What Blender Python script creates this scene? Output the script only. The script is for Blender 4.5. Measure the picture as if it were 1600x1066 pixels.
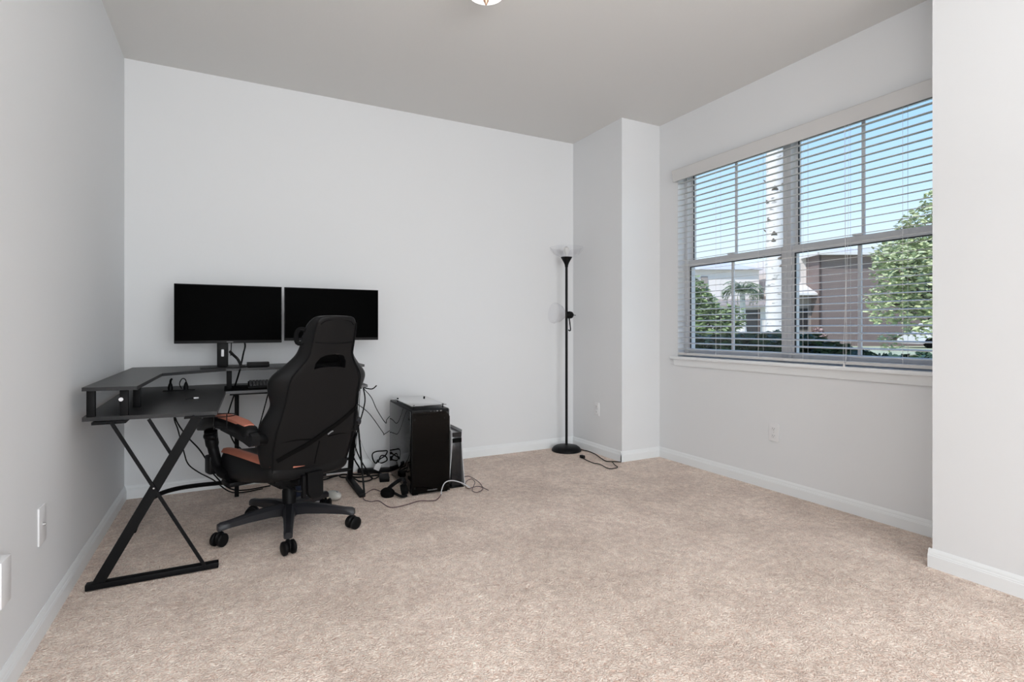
import bpy, bmesh, math, random
from mathutils import Vector, Matrix
R = math.radians
random.seed(7)
for o in list(bpy.data.objects): bpy.data.objects.remove(o)
scn = bpy.context.scene
col = scn.collection

# ---------------------------------------------------------------- camera, sky, lights, exposure
YAW = 27.654
cam_d = bpy.data.cameras.new('camera')
cam = bpy.data.objects.new('camera', cam_d); col.objects.link(cam)
cam.location = (0, 0, 1.10); cam.rotation_euler = (R(90), 0, -R(YAW))
cam_d.sensor_fit = 'HORIZONTAL'; cam_d.sensor_width = 36; cam_d.lens = 36*841.84/1600
cam_d.shift_y = -(533-513.96)/1600
cam_d.clip_start = 0.05; cam_d.clip_end = 500
scn.camera = cam

world = bpy.data.worlds.new('sky'); scn.world = world; world.use_nodes = True
nt = world.node_tree; nt.nodes.clear()
tc = nt.nodes.new('ShaderNodeTexCoord'); sp = nt.nodes.new('ShaderNodeSeparateXYZ')
rmp = nt.nodes.new('ShaderNodeValToRGB'); bg = nt.nodes.new('ShaderNodeBackground'); wo = nt.nodes.new('ShaderNodeOutputWorld')
nt.links.new(tc.outputs['Generated'], sp.inputs[0]); nt.links.new(sp.outputs['Z'], rmp.inputs[0])
nt.links.new(rmp.outputs[0], bg.inputs[0]); nt.links.new(bg.outputs[0], wo.inputs[0])
e = rmp.color_ramp.elements
e[0].position = 0.0; e[0].color = (0.80, 0.88, 0.92, 1)
e[1].position = 0.75; e[1].color = (0.10, 0.28, 0.75, 1)
for p_, c_ in ((0.10, (0.72, 0.86, 0.95)), (0.22, (0.50, 0.74, 0.95)), (0.36, (0.29, 0.56, 0.93))):
    k = e.new(p_); k.color = (*c_, 1)
bg.inputs[1].default_value = 1.25

def light(name, kind, loc, energy, color=(1, 1, 1), size=None, size_y=None, aim=None, rot=None):
    d = bpy.data.lights.new(name, kind); d.energy = energy; d.color = color
    o = bpy.data.objects.new(name, d); col.objects.link(o); o.location = loc
    if kind == 'AREA':
        d.shape = 'RECTANGLE'; d.size = size; d.size_y = size_y or size
    if aim is not None: o.rotation_euler = (Vector(aim)-Vector(loc)).to_track_quat('-Z', 'Y').to_euler()
    if rot: o.rotation_euler = rot
    return o
sun = light('sun', 'SUN', (0, 0, 20), 4.0, (1, .96, .90)); sun.data.angle = R(1)
sun.rotation_euler = Vector((0.62, 0.15, -0.70)).to_track_quat('-Z', 'Y').to_euler()
# added fill lamp behind the camera, brightens the whole room from the rear
light('rear_fill', 'AREA', (0.95, -4.3, 1.45), 148, (.965, .985, 1), 3.2, 2.6, aim=(0.9, 4, 1.3))
# added side fill in front of the left wall, brightens the window wall
light('side_fill', 'AREA', (-.55, .9, 1.05), 11, (.965, .985, 1), 1.3, 2.0, aim=(2.6, 3.2, .8))
# flash bounced off the ceiling behind the camera
light('ceiling_bounce', 'AREA', (.35, -.4, 1.75), 45, (1, .99, .975), 1.2, 1.2, rot=(R(180), 0, 0))

scn.view_settings.view_transform = 'Standard'; scn.view_settings.look = 'None'
scn.view_settings.exposure = 0.06; scn.view_settings.gamma = 1; scn.view_settings.use_curve_mapping = False

# ---------------------------------------------------------------- materials
def mat(name, color, rough=.5, metal=0, bump=None, var=None, spec=None, emit=None, coords='Object'):
    m = bpy.data.materials.new(name); m.use_nodes = True
    n = m.node_tree; b = n.nodes['Principled BSDF']
    b.inputs['Base Color'].default_value = (*color, 1); b.inputs['Roughness'].default_value = rough
    b.inputs['Metallic'].default_value = metal
    if spec is not None: b.inputs['Specular IOR Level'].default_value = spec
    if emit: b.inputs['Emission Color'].default_value = (*color, 1); b.inputs['Emission Strength'].default_value = emit
    t = n.nodes.new('ShaderNodeTexCoord')
    if var:   # (scale, amount)
        nz = n.nodes.new('ShaderNodeTexNoise'); nz.inputs['Scale'].default_value = var[0]; nz.inputs['Detail'].default_value = 4
        n.links.new(t.outputs[coords], nz.inputs['Vector'])
        cr = n.nodes.new('ShaderNodeValToRGB'); n.links.new(nz.outputs['Fac'], cr.inputs[0])
        a = var[1]
        cr.color_ramp.elements[0].position = .3; cr.color_ramp.elements[1].position = .7
        cr.color_ramp.elements[0].color = (*[c*(1-a) for c in color], 1); cr.color_ramp.elements[1].color = (*[min(1, c*(1+a)) for c in color], 1)
        n.links.new(cr.outputs[0], b.inputs['Base Color'])
    if bump:  # (scale, strength, distance)
        nb = n.nodes.new('ShaderNodeTexNoise'); nb.inputs['Scale'].default_value = bump[0]; nb.inputs['Detail'].default_value = 5
        n.links.new(t.outputs[coords], nb.inputs['Vector'])
        bp = n.nodes.new('ShaderNodeBump'); bp.inputs['Strength'].default_value = bump[1]; bp.inputs['Distance'].default_value = bump[2]
        n.links.new(nb.outputs['Fac'], bp.inputs['Height']); n.links.new(bp.outputs[0], b.inputs['Normal'])
    return m

def glass_mat(name, tint=(1, 1, 1), refl=1.0, rough=0.0):
    m = bpy.data.materials.new(name); m.use_nodes = True; n = m.node_tree; n.nodes.clear()
    tr = n.nodes.new('ShaderNodeBsdfTransparent'); tr.inputs[0].default_value = (*tint, 1)
    gl = n.nodes.new('ShaderNodeBsdfGlossy'); gl.inputs['Roughness'].default_value = rough
    fr = n.nodes.new('ShaderNodeFresnel'); fr.inputs[0].default_value = 1.5
    mu = n.nodes.new('ShaderNodeMath'); mu.operation = 'MULTIPLY'; mu.inputs[1].default_value = refl; mu.use_clamp = True
    mx = n.nodes.new('ShaderNodeMixShader'); o = n.nodes.new('ShaderNodeOutputMaterial')
    ge = n.nodes.new('ShaderNodeNewGeometry'); iv = n.nodes.new('ShaderNodeMath'); iv.operation = 'SUBTRACT'; iv.inputs[0].default_value = 1
    m2 = n.nodes.new('ShaderNodeMath'); m2.operation = 'MULTIPLY'   # only the outer face reflects
    n.links.new(ge.outputs['Backfacing'], iv.inputs[1]); n.links.new(fr.outputs[0], mu.inputs[0])
    n.links.new(mu.outputs[0], m2.inputs[0]); n.links.new(iv.outputs[0], m2.inputs[1]); n.links.new(m2.outputs[0], mx.inputs[0])
    n.links.new(tr.outputs[0], mx.inputs[1]); n.links.new(gl.outputs[0], mx.inputs[2]); n.links.new(mx.outputs[0], o.inputs[0])
    return m

def carpet_mat():
    m = bpy.data.materials.new('carpet'); m.use_nodes = True; n = m.node_tree; b = n.nodes['Principled BSDF']
    b.inputs['Roughness'].default_value = 1; b.inputs['Specular IOR Level'].default_value = .05
    b.inputs['Sheen Weight'].default_value = .15
    t = n.nodes.new('ShaderNodeTexCoord')
    wp = n.nodes.new('ShaderNodeTexNoise'); wp.inputs['Scale'].default_value = 22; wp.inputs['Detail'].default_value = 2
    n.links.new(t.outputs['Object'], wp.inputs['Vector'])
    wa = n.nodes.new('ShaderNodeVectorMath'); wa.operation = 'MULTIPLY_ADD'; wa.inputs[1].default_value = (.05, .05, .05)
    n.links.new(wp.outputs['Color'], wa.inputs[0]); n.links.new(t.outputs['Object'], wa.inputs[2])
    def noise(scale, detail, vec, dist=0):
        z = n.nodes.new('ShaderNodeTexNoise'); z.inputs['Scale'].default_value = scale; z.inputs['Detail'].default_value = detail
        z.inputs['Distortion'].default_value = dist
        n.links.new(vec, z.inputs['Vector']); return z
    fine = noise(150, 3, wa.outputs[0], .6)
    tuft = n.nodes.new('ShaderNodeTexVoronoi'); tuft.inputs['Scale'].default_value = 130; n.links.new(wa.outputs[0], tuft.inputs['Vector'])
    mid = noise(26, 5, t.outputs['Object']); big = noise(1.7, 3, t.outputs['Object'])
    def ramp(src, a, ca, b_, cb):
        r = n.nodes.new('ShaderNodeValToRGB'); r.color_ramp.elements[0].position = a; r.color_ramp.elements[1].position = b_
        r.color_ramp.elements[0].color = (*ca, 1); r.color_ramp.elements[1].color = (*cb, 1); n.links.new(src, r.inputs[0]); return r
    c1 = ramp(fine.outputs['Fac'], .34, (.72, .52, .425), .60, (1.0, .89, .79))
    c2 = ramp(mid.outputs['Fac'], .35, (.86, .84, .83), .65, (1.06, 1.06, 1.06))
    c3 = ramp(big.outputs['Fac'], .35, (.90, .89, .88), .65, (1.04, 1.04, 1.04))
    pat = noise(4.6, 4, t.outputs['Object'], .4); c4 = ramp(pat.outputs['Fac'], .36, (.92, .90, .895), .62, (1.06, 1.06, 1.06))
    def mul(a, b_):
        x = n.nodes.new('ShaderNodeMixRGB'); x.blend_type = 'MULTIPLY'; x.inputs[0].default_value = 1
        n.links.new(a, x.inputs[1]); n.links.new(b_, x.inputs[2]); return x.outputs[0]
    n.links.new(mul(mul(mul(c1.outputs[0], c2.outputs[0]), c3.outputs[0]), c4.outputs[0]), b.inputs['Base Color'])
    ad = n.nodes.new('ShaderNodeMath'); ad.operation = 'SUBTRACT'
    n.links.new(fine.outputs['Fac'], ad.inputs[0]); n.links.new(tuft.outputs['Distance'], ad.inputs[1])
    ad2 = n.nodes.new('ShaderNodeMath'); ad2.operation = 'MULTIPLY_ADD'; ad2.inputs[1].default_value = 1.2
    n.links.new(mid.outputs['Fac'], ad2.inputs[0]); n.links.new(ad.outputs[0], ad2.inputs[2])
    bp = n.nodes.new('ShaderNodeBump'); bp.inputs['Strength'].default_value = .6; bp.inputs['Distance'].default_value = .012
    n.links.new(ad2.outputs[0], bp.inputs['Height']); n.links.new(bp.outputs[0], b.inputs['Normal'])
    return m

def siding_mat(name, color, pitch=.18, depth=.02):
    m = mat(name, color, .8, var=(1.2, .05)); n = m.node_tree; b = n.nodes['Principled BSDF']
    t = n.nodes.new('ShaderNodeTexCoord'); s_ = n.nodes.new('ShaderNodeSeparateXYZ'); n.links.new(t.outputs['Object'], s_.inputs[0])
    d = n.nodes.new('ShaderNodeMath'); d.operation = 'DIVIDE'; d.inputs[1].default_value = pitch; n.links.new(s_.outputs['Z'], d.inputs[0])
    f = n.nodes.new('ShaderNodeMath'); f.operation = 'FRACT'; n.links.new(d.outputs[0], f.inputs[0])
    bp = n.nodes.new('ShaderNodeBump'); bp.inputs['Strength'].default_value = 1; bp.inputs['Distance'].default_value = depth
    n.links.new(f.outputs[0], bp.inputs['Height']); n.links.new(bp.outputs[0], b.inputs['Normal'])
    return m

def trunk_mat():
    m = mat('palm_bark', (.62, .58, .54), .9, bump=(30, .5, .01)); n = m.node_tree; b = n.nodes['Principled BSDF']
    t = n.nodes.new('ShaderNodeTexCoord')
    nz = n.nodes.new('ShaderNodeTexNoise'); nz.inputs['Scale'].default_value = 6; nz.inputs['Detail'].default_value = 6
    mp = n.nodes.new('ShaderNodeMapping'); mp.inputs['Scale'].default_value = (1, 1, 2.2)
    n.links.new(t.outputs['Object'], mp.inputs[0]); n.links.new(mp.outputs[0], nz.inputs['Vector'])
    cr = n.nodes.new('ShaderNodeValToRGB'); n.links.new(nz.outputs['Fac'], cr.inputs[0])
    cr.color_ramp.elements[0].position = .27; cr.color_ramp.elements[0].color = (.16, .16, .15, 1)
    cr.color_ramp.elements[1].position = .40; cr.color_ramp.elements[1].color = (.70, .67, .65, 1)
    n.links.new(cr.outputs[0], b.inputs['Base Color'])
    return m

M = dict(
    wall=mat('wall_paint', (.775, .785, .797), .75, bump=(180, .06, .002)),
    ceil=mat('ceiling_paint', (.76, .755, .74), .9, bump=(60, .15, .003)),
    trim=mat('trim_paint', (.83, .85, .86), .35),
    carpet=carpet_mat(),
    vinyl=mat('window_vinyl', (.80, .79, .79), .4),
    vinyl_dark=mat('window_gasket', (.05, .055, .06), .5),
    slat=mat('blind_slat', (.64, .635, .63), .45),
    cord=mat('blind_cord', (.8, .8, .8), .8),
    glass=glass_mat('window_glass'),
    desk=mat('desk_laminate', (.020, .020, .021), .42, bump=(400, .08, .0005), var=(60, .15)),
    edge=mat('desk_edge', (.10, .10, .105), .4),
    steel=mat('black_steel', (.004, .004, .0045), .5, spec=.12),
    blk=mat('black_plastic', (.004, .004, .0045), .45, spec=.15),
    blk_soft=mat('black_rubber', (.003, .003, .003), .8, spec=.08),
    screen=mat('screen', (.0004, .0004, .0004), .35, spec=.01),
    bezel=mat('bezel', (.010, .010, .011), .4, spec=.2),
    leather=mat('black_leather', (.007, .007, .0075), .42, bump=(260, .12, .0008), spec=.17),
    fabric=mat('black_fabric', (.006, .006, .0065), .85, bump=(500, .3, .0008), spec=.1),
    salmon=mat('salmon_leather', (.50, .175, .115), .5, bump=(260, .1, .0008), var=(9, .08)),
    base=mat('chair_base_plastic', (.014, .014, .017), .38, spec=.35),
    cable=mat('cable_black', (.003, .003, .003), .5, spec=.15),
    cable_brown=mat('cable_brown', (.075, .035, .04), .5),
    cable_white=mat('cable_white', (.6, .6, .62), .5),
    cable_grey=mat('cable_grey', (.35, .35, .35), .5),
    white=mat('white_plastic', (.72, .72, .74), .35),
    plate=mat('plate_plastic', (.80, .80, .81), .35),
    slot=mat('slot_dark', (.04, .04, .045), .6),
    screw=mat('screw', (.6, .6, .6), .3, .9),
    cream=mat('cream_rubber', (.62, .55, .42), .6),
    navy=mat('navy_fabric', (.02, .028, .06), .8),
    tglass=glass_mat('tinted_glass', (.20, .20, .205), .8),
    tower=mat('tower_metal', (.010, .010, .011), .4, bump=(300, .1, .0005)),
    mesh=mat('tower_mesh', (.010, .010, .011), .7, spec=.1, bump=(900, .6, .001)),
    inner=mat('tower_inside', (.05, .05, .052), .6),
    fan=mat('fan_grey', (.20, .20, .21), .5),
    frost=glass_mat('clear_shade', (.98, .98, .985), .35, .35),
    lampglass=mat('lamp_glass', (1, .97, .92), .3, emit=1.3),
    brass=mat('brass', (.65, .42, .30), .3, .8),
    logo=mat('logo_grey', (.22, .22, .22), .5),
    # outdoors
    lawn=mat('lawn', (.44, .47, .31), .95, bump=(9, .5, .05), var=(.6, .25)),
    leaf=mat('leaf', (.20, .27, .12), .6, var=(2.5, .45)),
    leaf_lt=mat('leaf_light', (.46, .52, .30), .6, var=(2.0, .4)),
    leaf_dk=mat('leaf_hedge', (.045, .085, .035), .5, var=(3, .5)),
    bark=mat('bark', (.16, .13, .11), .9, bump=(20, .6, .01)),
    palm_bark=trunk_mat(),
    frond=mat('frond', (.22, .28, .17), .6, var=(3, .3)),
    brown=siding_mat('brown_siding', (.215, .165, .155)),
    stucco=mat('cream_stucco', (.78, .73, .70), .9, bump=(40, .2, .01)),
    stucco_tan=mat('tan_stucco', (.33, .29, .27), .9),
    roof=siding_mat('roof_shingle', (.62, .62, .63), .12, .03),
    fascia=mat('fascia', (.70, .68, .66), .6),
    dark=mat('dark_opening', (.03, .028, .03), .4),
    brownframe=mat('brown_door', (.07, .045, .04), .6),
    asphalt=mat('asphalt', (.25, .25, .25), .95),
)
g_ = M['glass'].node_tree

# ---------------------------------------------------------------- mesh helpers
def smooth_pts(pts, n=6, closed=False):
    P = [Vector(p) for p in pts]; out = []; N = len(P)
    rng = N if closed else N-1
    for i in range(rng):
        if closed: a, b, c, d = P[(i-1) % N], P[i], P[(i+1) % N], P[(i+2) % N]
        else: a, b, c, d = P[max(0, i-1)], P[i], P[i+1], P[min(N-1, i+2)]
        for k in range(n):
            t = k/n
            out.append(.5*((2*b)+(c-a)*t+(2*a-5*b+4*c-d)*t*t+(3*b-a-3*c+d)*t**3))
    if not closed: out.append(P[-1])
    return out

class MB:
    def __init__(s): s.bm = bmesh.new()
    def _merge(s, b2, mtx=None):
        me = bpy.data.meshes.new('tmp'); b2.to_mesh(me); b2.free()
        if mtx is not None: me.transform(mtx)
        s.bm.from_mesh(me); bpy.data.meshes.remove(me)
    def box(s, a, b, bevel=0, mtx=None, seg=2):
        b2 = bmesh.new(); bmesh.ops.create_cube(b2, size=1)
        a = Vector(a); b = Vector(b)
        for v in b2.verts: v.co = Vector([(a[i]+b[i])/2+v.co[i]*(b[i]-a[i]) for i in range(3)])
        if bevel: bmesh.ops.bevel(b2, geom=b2.edges[:], offset=bevel, segments=seg, profile=.6, affect='EDGES')
        s._merge(b2, mtx); return s
    def bar(s, p, q, w, h, up=(0, 0, 1), bevel=0):
        p = Vector(p); q = Vector(q); d = q-p; L = d.length; z = d.normalized(); u = Vector(up)
        x = u.cross(z)
        if x.length < 1e-4: x = Vector((1, 0, 0)).cross(z)
        x.normalize(); y = z.cross(x)
        m = Matrix((x, y, z)).transposed().to_4x4(); m.translation = p
        return s.box((-w/2, -h/2, 0), (w/2, h/2, L), bevel, m)
    def tube(s, pts, r, seg=8, smooth=0, closed=False, radii=None):
        if smooth: pts = smooth_pts(pts, smooth, closed)
        P = [Vector(p) for p in pts]; N = len(P); b = s.bm; rings = []
        up = None
        for i, p in enumerate(P):
            if closed: t = P[(i+1) % N]-P[i-1]
            else: t = P[min(N-1, i+1)]-P[max(0, i-1)]
            if t.length < 1e-9: t = Vector((0, 0, 1))
            t.normalize()
            if up is None:
                up = Vector((0, 0, 1)) if abs(t.z) < .9 else Vector((1, 0, 0))
            x = up-t*up.dot(t)
            if x.length < 1e-5: x = t.orthogonal()
            x.normalize(); up = x; y = t.cross(x)
            rr = radii[min(i, len(radii)-1)] if radii else r
            rings.append([b.verts.new(p+(x*math.cos(a)+y*math.sin(a))*rr) for a in [2*math.pi*k/seg for k in range(seg)]])
        for i in range(N if closed else N-1):
            A, B = rings[i], rings[(i+1) % N]
            for k in range(seg): b.faces.new((A[k], A[(k+1) % seg], B[(k+1) % seg], B[k]))
        if not closed:
            b.faces.new(rings[0][::-1]); b.faces.new(rings[-1])
        return s
    def lathe(s, prof, c=(0, 0, 0), seg=28, mtx=None):
        b = bmesh.new(); rings = []
        for r, z in prof:
            if r < 1e-6: rings.append([b.verts.new((0, 0, z))])
            else: rings.append([b.verts.new((r*math.cos(2*math.pi*k/seg), r*math.sin(2*math.pi*k/seg), z)) for k in range(seg)])
        for A, B in zip(rings, rings[1:]):
            for k in range(seg):
                k2 = (k+1) % seg
                if len(A) == 1 and len(B) == 1: continue
                if len(A) == 1: b.faces.new((A[0], B[k2], B[k]))
                elif len(B) == 1: b.faces.new((A[k], A[k2], B[0]))
                else: b.faces.new((A[k], A[k2], B[k2], B[k]))
        bmesh.ops.recalc_face_normals(b, faces=b.faces[:])
        s._merge(b, (mtx if mtx is not None else Matrix.Translation(c))); return s
    def prism(s, poly, vec):
        b = s.bm; v = Vector(vec)
        A = [b.verts.new(Vector(p)) for p in poly]; B = [b.verts.new(Vector(p)+v) for p in poly]; n = len(A)
        b.faces.new(A[::-1]); b.faces.new(B)
        for k in range(n): b.faces.new((A[k], A[(k+1) % n], B[(k+1) % n], B[k]))
        return s
    def loft(s, rings, closed=True, caps=True):
        b = s.bm; V = [[b.verts.new(Vector(p)) for p in r] for r in rings]; n = len(V[0])
        for A, B in zip(V, V[1:]):
            for k in range(n if closed else n-1): b.faces.new((A[k], A[(k+1) % n], B[(k+1) % n], B[k]))
        if caps: b.faces.new(V[0][::-1]); b.faces.new(V[-1])
        return s
    def sphere(s, c, r, scale=(1, 1, 1), mtx=None, seg=20):
        b = bmesh.new(); bmesh.ops.create_uvsphere(b, u_segments=seg, v_segments=seg//2, radius=r)
        m = Matrix.Translation(c) @ Matrix.Diagonal((*scale, 1))
        if mtx is not None: m = mtx @ m
        s._merge(b, m); return s
    def build(s, name, m, parent=None, local=False, sharp=35, fix=True):
        if fix: bmesh.ops.recalc_face_normals(s.bm, faces=s.bm.faces[:])
        me = bpy.data.meshes.new(name); s.bm.to_mesh(me); s.bm.free()
        if parent is not None and not local:
            q = parent; off = Vector((0, 0, 0))
            while q is not None: off += q.location; q = q.parent
            me.transform(Matrix.Translation(-off))
        me.materials.append(m)
        o = bpy.data.objects.new(name, me); col.objects.link(o)
        if parent is not None: o.parent = parent
        for p in me.polygons: p.use_smooth = True
        me.set_sharp_from_angle(angle=R(sharp))
        return o

def tag(o, label=None, cat=None, group=None, kind=None):
    if label: o['label'] = label
    if cat: o['category'] = cat
    if group: o['group'] = group
    if kind: o['kind'] = kind
    return o
def empty(name, loc, rz=0, label=None, cat=None, group=None):
    o = bpy.data.objects.new(name, None); col.objects.link(o); o.location = loc; o.rotation_euler.z = rz
    o.empty_display_size = .1
    return tag(o, label, cat, group)
def struct(o, label, cat): return tag(o, label, cat, kind='structure')

# ---------------------------------------------------------------- room shell
XL, XC, XW, YB, Y1, Y2, HC, YR = -0.602, 2.873, 3.284, 4.24, 3.525, 1.302, 2.847, -4.6
WO = (1.45, 3.31, 0.875, 2.40)   # window opening y0,y1,z0,z1
XO = 3.46
struct(MB().box((XL-.12, YR, -.12), (XO, YB+.12, 0)).build('floor', M['carpet']), 'beige cut pile carpet covering the whole room floor', 'floor')
struct(MB().box((XL-.12, YR, HC), (XO+.5, YB+.12, HC+.15)).build('ceiling', M['ceil']), 'flat off-white painted ceiling', 'ceiling')
struct(MB().box((XL-.12, YR, 0), (XL, YB+.12, HC)).build('wall_left', M['wall']), 'white painted wall on the left beside the desk', 'wall')
struct(MB().box((XL, YB, 0), (XC, YB+.12, HC)).build('wall_back', M['wall']), 'long white wall behind the desk and monitors', 'wall')
struct(MB().box((XC, Y1, 0), (XO, YB+.12, HC)).build('wall_corner', M['wall']), 'white projecting wall corner between the floor lamp and the window recess', 'wall')
w = MB()
w.box((XW, WO[1], 0), (XO, Y1, HC)); w.box((XW, Y2, 0), (XO, WO[0], HC))
w.box((XW, WO[0], 0), (XO, WO[1], WO[2]-.02)); w.box((XW, WO[0], WO[3]), (XO, WO[1], HC))
struct(w.build('wall_window', M['wall']), 'white recessed wall around the wide window', 'wall')
struct(MB().box((XC, YR, 0), (XO, Y2, HC)).build('wall_right', M['wall']), 'bright white wall nearest on the right', 'wall')

def baseboard(name, runs, label):
    """runs: (p, q, n) from p to q, n = direction into the room"""
    prof = [(0, 0), (.014, 0), (.014, .055), (.012, .0585), (.012, .062), (.009, .067), (.009, .071), (.006, .080), (.002, .0865), (0, .0865)]
    m = MB()
    for p, q, n in runs:
        p = Vector((*p, 0)); q = Vector((*q, 0)); n = Vector((*n, 0))
        m.prism([p+n*a+Vector((0, 0, b)) for a, b in prof], q-p)
    return struct(m.build(name, M['trim'], sharp=20), label, 'baseboard')
T = .014
baseboard('baseboard_left', [((XL, YR), (XL, YB), (1, 0))], 'white moulded baseboard along the left wall')
baseboard('baseboard_back', [((XL, YB), (XC, YB), (0, -1))], 'white moulded baseboard along the wall behind the desk')
baseboard('baseboard_corner', [((XC, YB), (XC, Y1-T+.002), (-1, 0)), ((XC-T, Y1), (XW, Y1), (0, -1))], 'white baseboard wrapping the projecting corner by the lamp')
baseboard('baseboard_window', [((XW, Y1), (XW, Y2), (-1, 0))], 'white baseboard under the window')
baseboard('baseboard_right', [((XC, YR), (XC, Y2+T), (-1, 0)), ((XC-.005, Y2), (XW, Y2), (0, 1))], 'white baseboard along the near right wall')

# ---------------------------------------------------------------- window: twin single-hung units, one muntin per sash
def window(idx, y0, y1, label):
    root = empty('window_%d' % idx, (3.40, (y0+y1)/2, WO[2])); struct(root, label, 'window')
    z0, z1 = WO[2], WO[3]; zm = 1.635; ym = (y0+y1)/2; g0, g1 = y0+.05, y1-.05
    f = MB()
    f.box((3.36, y0, z0), (3.45, g0-.02, z1), .003).box((3.36, g1+.02, z0), (3.45, y1, z1), .003)
    f.box((3.36, g0-.02, z0), (3.45, g1+.02, z0+.025), .003).box((3.36, g0-.02, z1-.028), (3.45, g1+.02, z1), .003)
    f.build('frame', M['vinyl'], root)
    u = MB()
    u.box((3.41, g0-.02, zm+.005), (3.44, g0, z1-.028)).box((3.41, g1, zm+.005), (3.44, g1+.02, z1-.028)).box((3.41, g0-.02, zm-.02), (3.44, g1+.02, zm+.02))
    us = u.build('upper_sash', M['vinyl'], root)
    MB().box((3.418, ym-.009, zm+.02), (3.430, ym+.009, z1-.028)).build('muntin', M['vinyl'], us)
    MB().box((3.423, g0, zm+.02), (3.4255, g1, z1-.028)).build('glass', M['glass'], us)
    l = MB()
    l.box((3.372, g0-.02, z0+.025), (3.405, g0, zm+.03), .003).box((3.372, g1, z0+.025), (3.405, g1+.02, zm+.03), .003)
    l.box((3.372, g0, z0+.025), (3.405, g1, z0+.062), .003).box((3.368, g0, zm-.022), (3.405, g1, zm+.03), .004)
    ls = l.build('lower_sash', M['vinyl'], root)
    MB().box((3.380, ym-.010, z0+.06), (3.394, ym+.010, zm-.02)).build('muntin', M['vinyl'], ls)
    MB().box((3.3865, g0, z0+.06), (3.389, g1, zm-.02)).build('glass', M['glass'], ls)
    k = MB()
    k.box((3.370, g1-.010, z0+.062), (3.374, g1+.001, zm-.022)).box((3.370, g0, zm-.029), (3.374, g1, zm-.022))
    k.build('gasket', M['vinyl_dark'], ls)
    k = MB(); k.box((3.408, g1-.008, zm+.03), (3.412, g1+.001, z1-.028)).box((3.408, g0, z1-.034), (3.412, g1, z1-.028))
    k.build('gasket', M['vinyl_dark'], us)
    MB().box((3.355, ym-.03, zm+.03), (3.395, ym+.03, zm+.042), .003).build('sash_lock', M['vinyl'], ls)
window(1, 2.38+.0, 3.31, 'left half of the twin window with a white frame, palm trunk outside')
window(2, 1.45, 2.38, 'right half of the twin window with a white frame, leafy tree outside')

sill = MB()
sill.prism([(3.46, WO[0], .853), (3.46, WO[1], .853), (3.46, WO[1], .874), (3.46, WO[0], .874)], (-.18, 0, 0))
sill.box((3.243, WO[0]-.055, .850), (3.284, WO[1]+.055, .874), .006)
sill.prism([(3.283, WO[0]-.03, .795), (3.270, WO[0]-.03, .797), (3.266, WO[0]-.03, .83), (3.258, WO[0]-.03, .85), (3.283, WO[0]-.03, .85)], (0, WO[1]-WO[0]+.06, 0))
struct(sill.build('trim_1', M['trim']), 'white window sill board with moulded apron below it', 'window sill')

# blinds -----------------------------------------------------------------
B0, B1 = WO[0]+.012, WO[1]-.012
bl = empty('window_blind', (3.26, 2.38, 2.33), label='wide white horizontal slat blind hanging open in front of the twin window', cat='blind')
v = MB(); v.prism([(3.232, WO[0]-.01, 2.308), (3.244, WO[0]-.01, 2.308), (3.244, WO[0]-.01, 2.402), (3.226, WO[0]-.01, 2.402), (3.222, WO[0]-.01, 2.396), (3.232, WO[0]-.01, 2.372)], (0, WO[1]-WO[0]+.02, 0))
v.box((3.23, WO[1]-.004, 2.310), (3.284, WO[1]+.010, 2.40), .002); v.box((3.23, WO[0]-.010, 2.310), (3.284, WO[0]+.004, 2.40), .002)
v.build('valance', M['slat'], bl)
MB().box((3.265, B0, 2.352), (3.312, B1, 2.398)).build('head_rail', M['slat'], bl)
s_ = MB(); zs = []; z = .938
while z < 2.33: zs.append(z); z += .0452
for z in zs:
    m = Matrix.Translation((3.290, 0, z)) @ Matrix.Rotation(R(-8), 4, 'Y')
    s_.box((-.025, B0, -.0015), (.025, B1, .0015), 0, m)
s_.build('slats', M['slat'], bl)
MB().box((3.268, B0, .886), (3.312, B1, .906), .004).build('bottom_rail', M['slat'], bl)
c = MB()
for y in (3.235, 2.90, 2.53, 2.20, 1.93, 1.62):
    for x in (3.2645, 3.3155): c.tube([(x, y, .9), (x, y, 2.35)], .0009, 5)
c.build('ladder_cord', M['cord'], bl)
c = MB(); c.tube([(3.255, 1.905, 2.34), (3.253, 1.91, 1.6), (3.252, 1.935, .98), (3.25, 1.93, .90)], .0009, 5, 4)
c.tube([(3.255, 1.93, 2.34), (3.253, 1.925, 1.6), (3.252, 1.915, 1.0), (3.25, 1.928, .885)], .0009, 5, 4)
c.lathe([(0, 0), (.006, .004), (.004, .03), (0, .032)], (3.25, 1.93, .868), 10)
c.build('pull_cord', M['cord'], bl)

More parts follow.
